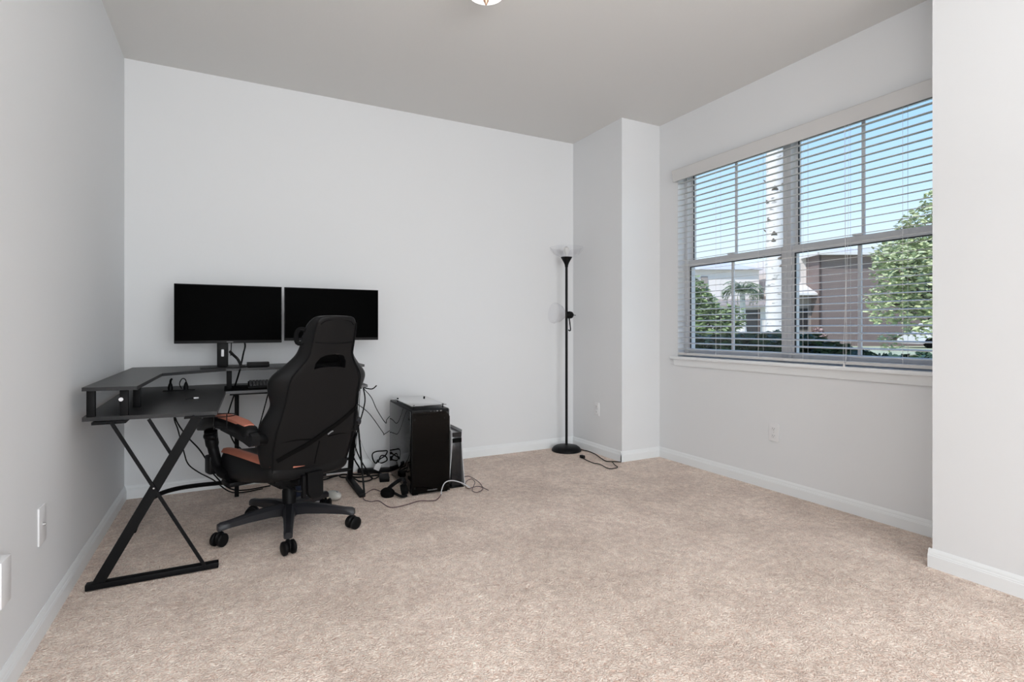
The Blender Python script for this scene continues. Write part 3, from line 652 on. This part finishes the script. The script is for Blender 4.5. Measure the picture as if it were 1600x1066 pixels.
# seat: lofted across front-back with raised bolsters
def seat_ring(y, w, zt, zb, bol):
    P_ = [(-w, zb+.02), (-w-.01, (zt+zb)/2), (-w-.003, zt-.02), (-w+.02, zt), (-w+.07, zt-.002), (-w+.10, zt-bol), (0, zt-bol-.006), (w-.10, zt-bol), (w-.07, zt-.002), (w-.02, zt), (w+.003, zt-.02), (w+.01, (zt+zb)/2), (w, zb+.02), (w-.05, zb), (-w+.05, zb)]
    return [(x, y, z) for x, z in P_]
rows = [(-.262, .185, .430, .36, .012), (-.25, .205, .442, .335, .018), (-.17, .232, .450, .318, .028), (0, .246, .452, .292, .028), (.18, .256, .450, .268, .022), (.27, .255, .442, .256, .012), (.315, .235, .415, .270, .004), (.325, .21, .39, .29, .002)]
seat = c_(MB().loft([seat_ring(*r) for r in rows]), 'seat', M['leather'], sharp=180)
mo = seat.modifiers.new('s', 'SUBSURF'); mo.levels = 1; mo.render_levels = 2
for sg in (-1, 1):
    rr = []
    for y, w, zt, zb, b in rows[1:6]:
        rr.append([(sg*(w+.002), y, zt-.016), (sg*(w-.010), y, zt+.0035), (sg*(w-.030), y, zt+.0048), (sg*(w-.050), y, zt+.002), (sg*(w-.050), y, zt-.010), (sg*(w-.01), y, zt-.022)])
    st = c_(MB().loft(rr), 'seat_stripe', M['salmon'], seat, 60); tag(st, 'salmon side stripe')
# backrest
def lerp(tab, z):
    for (a, va), (b, vb) in zip(tab, tab[1:]):
        if a <= z <= b: return va+(vb-va)*(z-a)/(b-a)
    return tab[0][1] if z < tab[0][0] else tab[-1][1]
WR = [(.335, .160), (.35, .184), (.39, .196), (.50, .209), (.60, .208), (.68, .196), (.75, .188), (.84, .186), (.87, .178), (.90, .158), (.94, .128), (.975, .112), (1.03, .108), (1.12, .104), (1.145, .095), (1.165, .072)]
WF = [(.335, .170), (.35, .195), (.43, .235), (.55, .268), (.64, .266), (.70, .236), (.74, .226), (.78, .245), (.84, .262), (.87, .256), (.90, .225), (.94, .180), (.98, .146), (1.03, .136), (1.12, .128), (1.145, .114), (1.165, .086)]
YOFF = lambda z: -.255-.37*(z-.40)
TH_ = [(.335, .07), (.42, .11), (.80, .115), (.95, .10), (1.12, .09), (1.165, .06)]
zz = [.335, .343, .36, .40, .45, .50, .55, .60, .64, .68, .71, .74, .78, .82, .85, .875, .90, .925, .95, .98, 1.02, 1.06, 1.10, 1.13, 1.15, 1.165]
rings = []
for z in zz:
    r_, f_, t = lerp(WR, z), lerp(WF, z), lerp(TH_, z); y = YOFF(z)
    half = [(0, -.012), (r_*.5, -.009), (r_*.9, -.001), (r_, .004), (r_+.004, .012), (r_*.4+f_*.6, .035), (f_, t*.62), (f_-.006, t*.86), (f_-.03, t), (f_-.062, t*.92), (f_*.45, t*.62), (0, t*.55)]
    pts = half+[(-x, q) for x, q in half[-2:0:-1]]
    rings.append([(x, y+q, z) for x, q in pts])
back = c_(MB().loft(rings), 'backrest', M['leather'], sharp=180)
mo = back.modifiers.new('s', 'SUBSURF'); mo.levels = 2; mo.render_levels = 2
# the recessed opening below the headrest, cut from the shell
hp = [(-.082, .905), (-.078, .935), (-.060, .962), (-.030, .974), (.030, .976), (.060, .968), (.078, .942), (.082, .905), (.05, .912), (0, .915), (-.05, .912)]
cut = MB().loft([[(x, YOFF(z)-.05, z) for x, z in hp], [(x, YOFF(z)+.045, z) for x, z in hp]]).build('cutter', M['blk'], ch, True)
bo = back.modifiers.new('b', 'BOOLEAN'); bo.operation = 'DIFFERENCE'; bo.object = cut; bo.solver = 'EXACT'
bpy.context.view_layer.update()
dg = bpy.context.evaluated_depsgraph_get()
nm = bpy.data.meshes.new_from_object(back.evaluated_get(dg))
back.modifiers.clear(); back.data = nm; nm.materials.clear(); nm.materials.append(M['leather'])
for p in nm.polygons: p.use_smooth = True
nm.set_sharp_from_angle(angle=R(45))
bpy.data.objects.remove(cut)
c_(MB().loft([[(x*.98, YOFF(z)+.040, z) for x, z in hp], [(x*.98, YOFF(z)+.044, z) for x, z in hp]]), 'opening_lining', M['blk_soft'], back)
# piping round the rear panel
for sg in (-1, 1):
    c_(MB().tube([(sg*(lerp(WR, z)+.0), YOFF(z)+.001, z) for z in zz[1:-2]], .0035, 6, 3), 'piping', M['fabric'], back)
c_(MB().tube([(-.098, YOFF(1.035)-.006, 1.035), (-.05, YOFF(1.03)-.011, 1.030), (0, YOFF(1.03)-.0135, 1.029), (.05, YOFF(1.03)-.011, 1.030), (.098, YOFF(1.035)-.006, 1.035)], .0025, 6, 4), 'seam', M['fabric'], back)
c_(MB().tube([(-.085, YOFF(1.125)-.002, 1.120), (-.06, YOFF(1.13)-.009, 1.138), (0, YOFF(1.13)-.012, 1.143), (.06, YOFF(1.13)-.009, 1.138), (.085, YOFF(1.12)-.002, 1.120)], .003, 6, 4), 'seam', M['fabric'], back)
# headrest pillow in front, strap loop at the left
pl = MB(); rr = []
for z, w, t in ((.93, .10, .02), (.95, .125, .05), (1.00, .14, .065), (1.06, .14, .065), (1.10, .125, .05), (1.12, .09, .02)):
    y = YOFF(z)+.05; rr.append([(-w, y, z), (-w*.8, y+t, z), (0, y+t*1.15, z), (w*.8, y+t, z), (w, y, z), (w*.8, y-.01, z), (-w*.8, y-.01, z)])
c_(pl.loft(rr), 'neck_pillow', M['leather'], sharp=180)
c_(MB().tube([(-.125, YOFF(1.05)+.06, 1.03), (-.150, YOFF(1.05)+.075, 1.035), (-.155, YOFF(1.05)+.075, 1.075), (-.146, YOFF(1.09)+.075, 1.098), (-.125, YOFF(1.09)+.06, 1.095)], .011, 8, 4), 'strap_loop', M['fabric'], back)
# lumbar strap across the back, lower storage panel
def onback(x, z, d=.013): return Vector((x, YOFF(z)-d+.018*(abs(x)/.2)**2, z))
sp_ = MB(); P0 = [(.20, .690), (.12, .625), (.03, .570), (-.05, .520), (-.12, .488), (-.185, .455)]
rr = []
for i, (x, z) in enumerate(smooth_pts([(x, z, 0) for x, z in P0], 4)) if False else enumerate([(p.x, p.y) for p in smooth_pts([(x, z, 0) for x, z in P0], 4)]):
    rr.append([onback(x-.006, z+.010, .0125), onback(x-.006, z+.010, .0175), onback(x+.006, z-.010, .0175), onback(x+.006, z-.010, .0125)])
c_(sp_.loft(rr), 'lumbar_strap', M['blk_soft'], back)
for ptl, rad in (([(-.195, .545), (-.12, .553), (-.05, .548), (0, .540)], .004), ([(.06, .548), (.12, .553), (.195, .545)], .004), ([(.015, .53), (.012, .48), (.010, .41)], .003)):
    c_(MB().tube([onback(x, z, .012) for x, z in ptl], rad, 6, 4), 'pocket_seam', M['blk_soft'], back)
c_(MB().tube([onback(.052, .560, .018), onback(.066, .572, .021), onback(.078, .574, .018)], .0035, 6, 4), 'buckle', M['fan'], back)
c_(MB().box((-.06, -.24, .30), (.06, -.10, .335), .006), 'back_bracket', M['steel'])
# arms (the right one is slid forward and inward)
for sg in (-1, 1):
    X0 = -.298 if sg < 0 else .262; dy = 0 if sg < 0 else .13
    rr = []
    for y, w, zt, zb in ((-.275, .020, .622, .590), (-.26, .034, .637, .585), (-.15, .040, .650, .592), (0, .043, .655, .590), (.15, .044, .652, .580), (.27, .044, .635, .560), (.38, .040, .602, .535), (.44, .028, .572, .530), (.455, .016, .555, .535)):
        y += dy; rr.append([(X0-w, y, zb+.006), (X0-w*1.05, y, (zt+zb)/2), (X0-w*.75, y, zt-.004), (X0, y, zt), (X0+w*.75, y, zt-.004), (X0+w*1.05, y, (zt+zb)/2), (X0+w, y, zb+.006), (X0, y, zb)])
    arm = c_(MB().loft(rr), 'armrest', M['blk'], sharp=60)
    rr = []
    for y, w, zt in ((-.235, .024, .641), (-.15, .033, .6505), (0, .035, .6555), (.12, .035, .6535), (.20, .024, .647), (.215, .014, .644)):
        y += dy; rr.append([(X0-w, y, zt-.010), (X0-w*.9, y, zt+.001), (X0, y, zt+.006), (X0+w*.9, y, zt+.001), (X0+w, y, zt-.010)])
    pd = c_(MB().loft(rr), 'arm_pad', M['salmon'], arm, 60); tag(pd, 'salmon padded top')
    c_(MB().tube([(X0, .30, .545), (X0-.005*sg, .305, .50), (X0-.015*sg, .29, .42), (X0-.025*sg, .24, .34), (X0-.05*sg, .17, .315)], .03, 10, 5, radii=[.034]*8+[.028]*5+[.026]*3+[.030]*9), 'arm_upright', M['blk'])
    c_(MB().sphere((X0, .305, .515), 1, (.034, .046, .028)), 'arm_joint', M['blk'])
    xl_ = X0 if sg < 0 else .215
    c_(MB().loft([[(xl_-.018, y, zb), (xl_+.018, y, zb), (xl_+.018, y, zt), (xl_-.018, y, zt)] for y, zb, zt in ((.10, .576, .592), (-.08, .566, .602), (-.20, .556, .612), (-.28, .545, .612), (-.315, .555, .60))]), 'arm_link', M['blk'])
    c_(MB().tube([(xl_, -.265, .585), (xl_+sg*-.03, -.275, .58), (sg*.215, -.255, .565), (sg*.17, -.235, .55)], .028, 10, 3), 'arm_link_joint', M['blk'])
    c_(MB().box((min(sg*.10, sg*.265), .12, .262), (max(sg*.10, sg*.265), .24, .285), .004), 'arm_bracket', M['blk'])
c_(MB().tube([(.20, -.285, .60), (.258, -.285, .60)], .022, 12), 'recline_knob', M['base'])
c_(MB().box((-.10, -.268, .405), (.01, -.262, .428), .002), 'seat_rear_stripe', M['salmon'], seat)
# folded footrest under the front left of the seat
c_(MB().box((-.21, .22, .245), (.21, .34, .30), .015), 'footrest', M['leather'])
c_(MB().box((-.315, .27, .31), (-.262, .35, .41), .012), 'side_knob', M['blk'])

# ---------------------------------------------------------------- floor lamp
LX, LY = 2.690, 4.075
lp = empty('floor_lamp', (LX, LY, 0), label='slim black floor lamp with clear side and top shades in the corner', cat='floor lamp')
lb = MB().lathe([(0, 0), (.130, 0), (.134, .006), (.132, .016), (.118, .034), (.10, .045), (.05, .050), (.015, .055), (0, .055)], (LX, LY, 0), 36).build('base', M['blk'], lp)
MB().tube([(LX, LY, .05), (LX, LY, 1.665)], .0115, 12).build('pole', M['blk'], lp)
MB().lathe([(0, 1.655), (.013, 1.655), (.016, 1.675), (.026, 1.70), (.050, 1.742), (.052, 1.746), (.046, 1.742), (0, 1.735)], (LX, LY, 0), 28).build('socket_cup', M['blk'], lp)
sd = MB().lathe([(.040, 1.745), (.075, 1.752), (.115, 1.775), (.145, 1.812), (.152, 1.835), (.148, 1.835), (.112, 1.779), (.073, 1.757), (.040, 1.750)], (LX, LY, 0), 36).build('top_shade', M['frost'], lp)
MB().lathe([(0, 0), (.012, 0), (.014, .03), (.028, .06), (.026, .085), (0, .10)], (LX, LY, 1.745), 16).build('light_bulb', mat('bulb', (.75, .75, .73), .4), sd)
sw = MB().lathe([(0, -.03), (.020, -.03), (.032, -.018), (.034, .0), (.030, .02), (.016, .034), (0, .036)], mtx=Matrix.Translation((LX+.028, LY-.01, 1.225)) @ Matrix.Rotation(R(90), 4, 'Y'), seg=20).build('side_socket', M['blk'], lp)
MB().tube([(LX+.06, LY-.01, 1.225), (LX+.092, LY-.012, 1.222)], .003, 6).build('switch', M['blk'], sw)
MB().tube([(LX+.022, LY-.01, 1.20), (LX+.030, LY-.012, 1.14), (LX+.034, LY-.012, 1.085), (LX+.012, LY-.012, 1.09)], .006, 6, 3).build('side_arm', M['blk'], sw)
MB().lathe([(.020, 0), (.04, .02), (.075, .06), (.092, .105), (.094, .125), (.090, .125), (.072, .062), (.038, .024), (.020, .004)], mtx=Matrix.Translation((LX-.02, LY-.012, 1.225)) @ Matrix.Rotation(R(-82), 4, 'Y'), seg=30).build('side_shade', M['frost'], lp)
MB().tube([(LX+.12, LY-.0, .010), (2.818, 3.99, .008), (2.832, 3.947, .008), (2.820, 3.818, .008), (2.752, 3.595, .008), (2.787, 3.548, .008), (2.84, 3.50, .008)], .0042, 7, 6).build('power_cord', M['cable'], lp)
MB().tube([(2.787, 3.548, .008), (2.734, 3.439, .008), (2.714, 3.382, .008), (2.667, 3.363, .008), (2.622, 3.386, .008), (2.644, 3.518, .008), (2.622, 3.574, .008), (2.632, 3.708, .008), (2.650, 3.76, .010)], .0035, 7, 6).build('power_cord', M['cable'], lp)
MB().box((2.640, 3.755, .002), (2.668, 3.80, .026), .005).build('plug', M['cable'], lp)

# ---------------------------------------------------------------- ceiling light
CL = Vector((1.10, 2.37, HC))
cl = empty('ceiling_light', tuple(CL), label='lit frosted dome ceiling light with brass finial, cut by the photo\'s top edge', cat='ceiling light')
MB().lathe([(0, 0), (.13, 0), (.135, -.012), (.12, -.022), (0, -.022)], tuple(CL), 36).build('canopy', M['trim'], cl)
MB().lathe([(.122, -.020), (.125, -.05), (.112, -.095), (.085, -.128), (.045, -.148), (0, -.153)], tuple(CL), 36).build('glass_dome', M['lampglass'], cl)
MB().lathe([(.012, -.150), (.014, -.158), (.008, -.168), (.005, -.176), (0, -.180)], tuple(CL), 16).build('finial', M['brass'], cl)

# ---------------------------------------------------------------- outdoors
sg_, cg = math.sin(R(YAW)), math.cos(R(YAW))
struct(MB().box((3.9, -40, -.10), (90, 120, -.02)).build('lawn', M['lawn']), 'mown green lawn between the window and the houses', 'lawn')

def leaves(n, inside, size, m=None, flat=.0):
    mb = m or MB(); b = mb.bm
    for _ in range(n):
        c = inside(); s = size*random.uniform(.6, 1.3)
        rot = Matrix.Rotation(random.uniform(0, 6.28), 3, 'Z') @ Matrix.Rotation(random.uniform(-1.2, 1.2), 3, 'X') @ Matrix.Rotation(random.uniform(-.6, .6), 3, 'Y')
        pts = [(-s, 0, 0), (-s*.3, s*.42, s*.08), (s*.6, s*.34, s*.05), (s*1.1, 0, -s*.1), (s*.6, -s*.34, s*.05), (-s*.3, -s*.42, s*.08)]
        V = [b.verts.new(c+rot @ Vector(p)) for p in pts]
        b.faces.new((V[0], V[1], V[2], V[3])); b.faces.new((V[0], V[3], V[4], V[5]))
    return mb
def blob(c, r):
    def f():
        while True:
            v = Vector([random.uniform(-1, 1) for _ in range(3)])
            if v.length <= 1 and v.length > .35: return Vector((c[0]+v.x*r[0], c[1]+v.y*r[1], c[2]+v.z*r[2]))
    return f
def tree(name, base, h_trunk, blobs, n, size, leafm, label, trunk_r=.09, cat='tree'):
    root = empty(name, base, label=label, cat=cat)
    b = Vector(base); t = MB()
    t.tube([b, b+Vector((.05, .05, h_trunk*.5)), b+Vector((0, 0, h_trunk))], trunk_r, 10, 5)
    for c, r in blobs: t.tube([b+Vector((0, 0, h_trunk*.8)), (b+Vector((0, 0, h_trunk))+Vector(c))/2, Vector(c)], trunk_r*.4, 6, 3)
    t.build('trunk', M['bark'], root)
    m = MB(); tot = sum(r[0]*r[1]*r[2] for c, r in blobs)
    for c, r in blobs: leaves(int(n*r[0]*r[1]*r[2]/tot), blob(c, r), size, m)
    m.build('foliage', leafm, root, fix=False)
    return root
def W(lat, dep, z=0): return Vector((sg_*dep+cg*lat, cg*dep-sg_*lat, z))   # place measured along and across the street
# right tree, about 14 m out
bl_ = []
for lat, z, r in ((9.75, 1.75, .75), (9.7, 2.55, .75), (10.3, 3.0, .85), (10.4, 2.1, .9), (10.6, 3.7, .7), (10.75, 4.35, .5), (10.35, 1.25, .6), (9.6, 3.05, .4), (11.2, 2.6, 1.1), (11.4, 1.6, .9), (11.6, 3.6, 1.0), (12.3, 2.4, 1.1), (10.2, .75, .35)):
    p = W(lat, 14+random.uniform(-.6, .6), z); bl_.append((tuple(p), (r*.85, r*.85, r*.8)))
tree('leafy_tree', tuple(W(11.1, 14, -.02)), 1.5, bl_, 11000, .075, M['leaf_lt'], 'leafy light green tree on the lawn in front of the brown house', .08)
# left small tree
bl_ = [(tuple(W(lat, 18+random.uniform(-.4, .4), z)), (r, r, r)) for lat, z, r in ((6.2, 1.7, .75), (6.6, 1.2, .7), (6.0, 1.0, .7), (6.9, .75, .6), (6.1, 2.4, .5), (7.2, 1.45, .45))]
tree('leafy_tree', tuple(W(6.4, 18, -.02)), 1.0, bl_, 4200, .09, M['leaf'], 'rounded dark green tree at the left edge of the window', .06)
# near palm trunk
pt = W(5.86, 12, -.02)
pr = []
for i in range(60):
    t = i/59; pr.append((.185*(1+.05*math.sin(i*1.9))*(1.06-.10*t), 8.5*t))
pk = empty('palm_trunk', tuple(pt), label='thick pale scarred palm trunk rising just outside the window, beside the mullion', cat='palm tree')
MB().lathe([(0, 0)]+pr+[(0, 8.5)], tuple(pt), 20).build('trunk', M['palm_bark'], pk)
sc = MB()
for i in range(16):
    a = random.uniform(0, 6.28); z = 2.3+i*.14+random.uniform(0, .08); d = Vector((math.cos(a), math.sin(a), 0))
    p = pt+Vector((0, 0, z)); sc.prism([p+d*.16+Vector((-d.y*.07, d.x*.07, -.02)), p+d*.16+Vector((d.y*.07, -d.x*.07, -.02)), p+d*.24+Vector((0, 0, .05)), ], (0, 0, .035))
sc.build('frond_stubs', M['bark'], pk)
# small palm with drooping fronds
def palm(base, h, L, n, label):
    root = empty('small_palm', tuple(base), label=label, cat='palm tree')
    tp = base+Vector((0, 0, h))
    MB().tube([base, base+Vector((.04, 0, h*.5)), tp], .13, 10, 4, radii=[.16]*4+[.11]*6).build('trunk', M['palm_bark'], root)
    m = MB(); b = m.bm
    for i in range(n):
        a = i*2.399+random.uniform(-.2, .2); el = random.uniform(.2, 1.5); d = Vector((math.cos(a), math.sin(a), 0))
        pts = []; q = tp.copy(); ang = el; ds = L/10
        for k in range(11):
            pts.append(q.copy()); q = q+(d*math.cos(ang)+Vector((0, 0, math.sin(ang))))*ds; ang -= .25
        m.tube(pts, .012, 4)
        side = Vector((-d.y, d.x, 0))
        for k in range(1, 26):
            t = k/26*10; i0 = int(t); f = t-i0; c = pts[i0]*(1-f)+pts[min(10, i0+1)]*f
            l = .34*math.sin(math.pi*(.15+.80*k/26))
            for s in (-1, 1):
                e2 = c+side*s*l*.75+d*l*.5+Vector((0, 0, -l*random.uniform(.1, .6))); wv = d*.014
                V = [b.verts.new(x) for x in (c-wv, c+wv, e2+wv*.3, e2-wv*.3)]; b.faces.new(V)
    m.build('fronds', M['frond'], root, fix=False)
palm(W(9.40, 22, -.02), 2.65, 1.05, 30, 'taller small palm with drooping fronds and grey trunk, seen through the left window')
palm(W(8.45, 24.0, -.02), 2.0, .8, 22, 'shorter drooping palm left of the taller one')
# hedge below the window
def hedge(name, lat0, lat1, dep, z0, z1, n, size, label):
    root = empty(name, tuple(W((lat0+lat1)/2, dep, -.02)), label=label, cat='hedge')
    def inside():
        t = random.random(); top = z0+(z1-z0)*t+.045*math.sin(t*23)+.03*math.sin(t*51)
        return W(lat0+(lat1-lat0)*t, dep+random.uniform(-.28, .28), top-abs(random.gauss(0, .16)))
    leaves(n, inside, size).build('foliage', M['leaf_dk'], root, fix=False)
    t = MB()
    for i in range(max(3, int((lat1-lat0)/.2))):
        c = W(lat0+.05+i*.2, dep, -.02); t.tube([c, c+Vector((.02, 0, min(z0, z1)*.45)), c+Vector((0, .03, min(z0, z1)*.9))], .014, 6, 3)
    t.build('stems', M['bark'], root)
hedge('hedge', 1.80, 2.85, 5.6, .985, 1.0, 3600, .05, 'dark green leafy hedge just outside the left window')
hedge('hedge', 2.98, 3.72, 5.5, 1.0, .76, 2400, .05, 'dark green hedge at the left of the right window, sloping down')
hedge('hedge', 3.86, 4.6, 5.5, .77, .82, 1300, .06, 'low dark shrub at the right end of the window')

# houses across the street, rotated to the street line
def house(name, lat, dep, label):
    return empty(name, tuple(W(lat, dep, 0)), -R(YAW), label, 'house')
hA = house('brown_house', 20.0, 35, 'two-storey brown sided house with pale roof edge, right window view')
MB().box((0, 0, -.02), (10, 9, 5.95)).build('side_wall', M['brown'], hA, True)
MB().loft([[(-.35, -.45, 5.92), (10.4, -.45, 5.92), (10.4, 9.4, 5.92), (-.35, 9.4, 5.92)], [(3.5, 4.2, 6.95), (6.5, 4.2, 6.95), (6.5, 4.8, 6.95), (3.5, 4.8, 6.95)]]).build('roof', M['roof'], hA, True)
MB().box((-.40, -.50, 5.85), (10.45, -.42, 6.02)).box((-.40, -.50, 5.85), (-.32, 9.4, 6.02)).build('fascia', M['fascia'], hA, True)
MB().box((-.06, -.08, 0), (.05, .0, 5.9)).build('downpipe', M['brownframe'], hA, True)
MB().box((-2.2, 1.0, -.02), (-.01, 9, 3.4)).build('front_wall', M['stucco_tan'], hA, True)
MB().box((-2.2, 1.6, 3.4), (-.01, 9, 5.9)).build('upper_wall', M['stucco'], hA, True)
MB().loft([[(-2.4, .2, 3.30), (-.02, .2, 3.30), (-.02, 1.6, 3.95), (-2.4, 1.6, 3.95)], [(-2.4, .2, 3.42), (-.02, .2, 3.42), (-.02, 1.6, 4.07), (-2.4, 1.6, 4.07)]]).build('porch_roof', M['fascia'], hA, True)
wn = MB().box((-.95, 1.54, 4.35), (-.45, 1.60, 5.6)).build('window', M['vinyl'], hA, True); MB().box((-.90, 1.52, 4.40), (-.50, 1.545, 5.55)).build('pane', M['fan'], wn, True)
MB().box((-1.2, .94, 1.05), (-.25, 1.0, 2.45)).build('garage_window', M['dark'], hA, True)
hB = house('white_house', 12.0, 35, 'bright cream stucco house with dark porch and window, left window view')
MB().box((-4, 2.5, -.02), (5.2, 10, 5.2)).build('upper_wall', M['stucco'], hB, True)
MB().box((-4, .8, -.02), (5.2, 2.5, 2.6)).build('front_wall', M['stucco'], hB, True)
MB().loft([[(-4.3, .3, 2.55), (5.35, .3, 2.55), (5.35, 2.6, 3.05), (-4.3, 2.6, 3.05)], [(-4.3, .3, 2.68), (5.35, .3, 2.68), (5.35, 2.6, 3.2), (-4.3, 2.6, 3.2)]]).build('porch_roof', M['stucco_tan'], hB, True)
MB().loft([[(-4.4, 2.1, 5.2), (5.4, 2.1, 5.2), (5.4, 10.3, 5.2), (-4.4, 10.3, 5.2)], [(-1, 5.5, 6.3), (3, 5.5, 6.3), (3, 6.5, 6.3), (-1, 6.5, 6.3)]]).build('roof', M['roof'], hB, True)
wn = MB().box((1.72, .72, 1.25), (2.62, .80, 2.05)).build('window', M['dark'], hB, True)
MB().box((2.14, .70, 1.25), (2.18, .73, 2.05)).box((1.72, .70, 1.63), (2.62, .73, 1.67)).build('window_bars', M['brownframe'], wn, True)
MB().box((3.2, .70, .0), (4.35, .80, 2.35)).build('porch_opening', M['dark'], hB, True)
MB().box((3.2, .60, .0), (3.3, .72, 2.4)).box((4.3, .60, .0), (4.4, .72, 2.4)).build('porch_post', M['brownframe'], hB, True)
MB().box((1.35, .60, .0), (1.55, .80, 2.5)).box((2.85, .6, 0), (3.0, .8, 2.5)).build('pilaster', M['fascia'], hB, True)
wn = MB().box((1.15, 2.42, 3.65), (1.6, 2.5, 4.75)).build('window', M['stucco_tan'], hB, True)
bush = empty('flowering_bush', tuple(W(19.0, 33.5, -.02)), label='pale pink bush by the brown house corner', cat='bush')
leaves(700, blob(W(19.0, 33.5, .6), (.5, .5, .55)), .10).build('foliage', mat('leaf_pink', (.40, .28, .25), .7, var=(3, .3)), bush, fix=False)
bush = empty('round_bush', tuple(W(7.8, 20, -.02)), label='small yellow-green bush in front of the cream house', cat='bush')
leaves(1100, blob(W(8.15, 20, .50), (.55, .55, .55)), .07).build('foliage', M['leaf_lt'], bush, fix=False)
rc = empty('parked_car', tuple(W(25.0, 31.5, 0)), -R(YAW), 'small white parked car behind the right tree', 'car')
MB().loft([[(x, -.8, .25), (x, -.85, .75), (x, -.65, zt), (x, .65, zt), (x, .85, .75), (x, .8, .25)] for x, zt in ((-1.9, .8), (-1.2, .95), (-.7, 1.42), (.8, 1.42), (1.4, 1.0), (2.0, .85))]).build('body', M['white'], rc, True)
MB().box((-.6, -.80, .95), (.9, -.72, 1.28)).build('car_window', M['dark'], rc, True)
for x in (-1.2, 1.25): MB().lathe([(0, 0), (.30, 0), (.30, .2), (0, .2)], mtx=Matrix.Translation((x, -.70, .30)) @ Matrix.Rotation(R(90), 4, 'X'), seg=18).build('wheel', M['blk_soft'], rc, True)
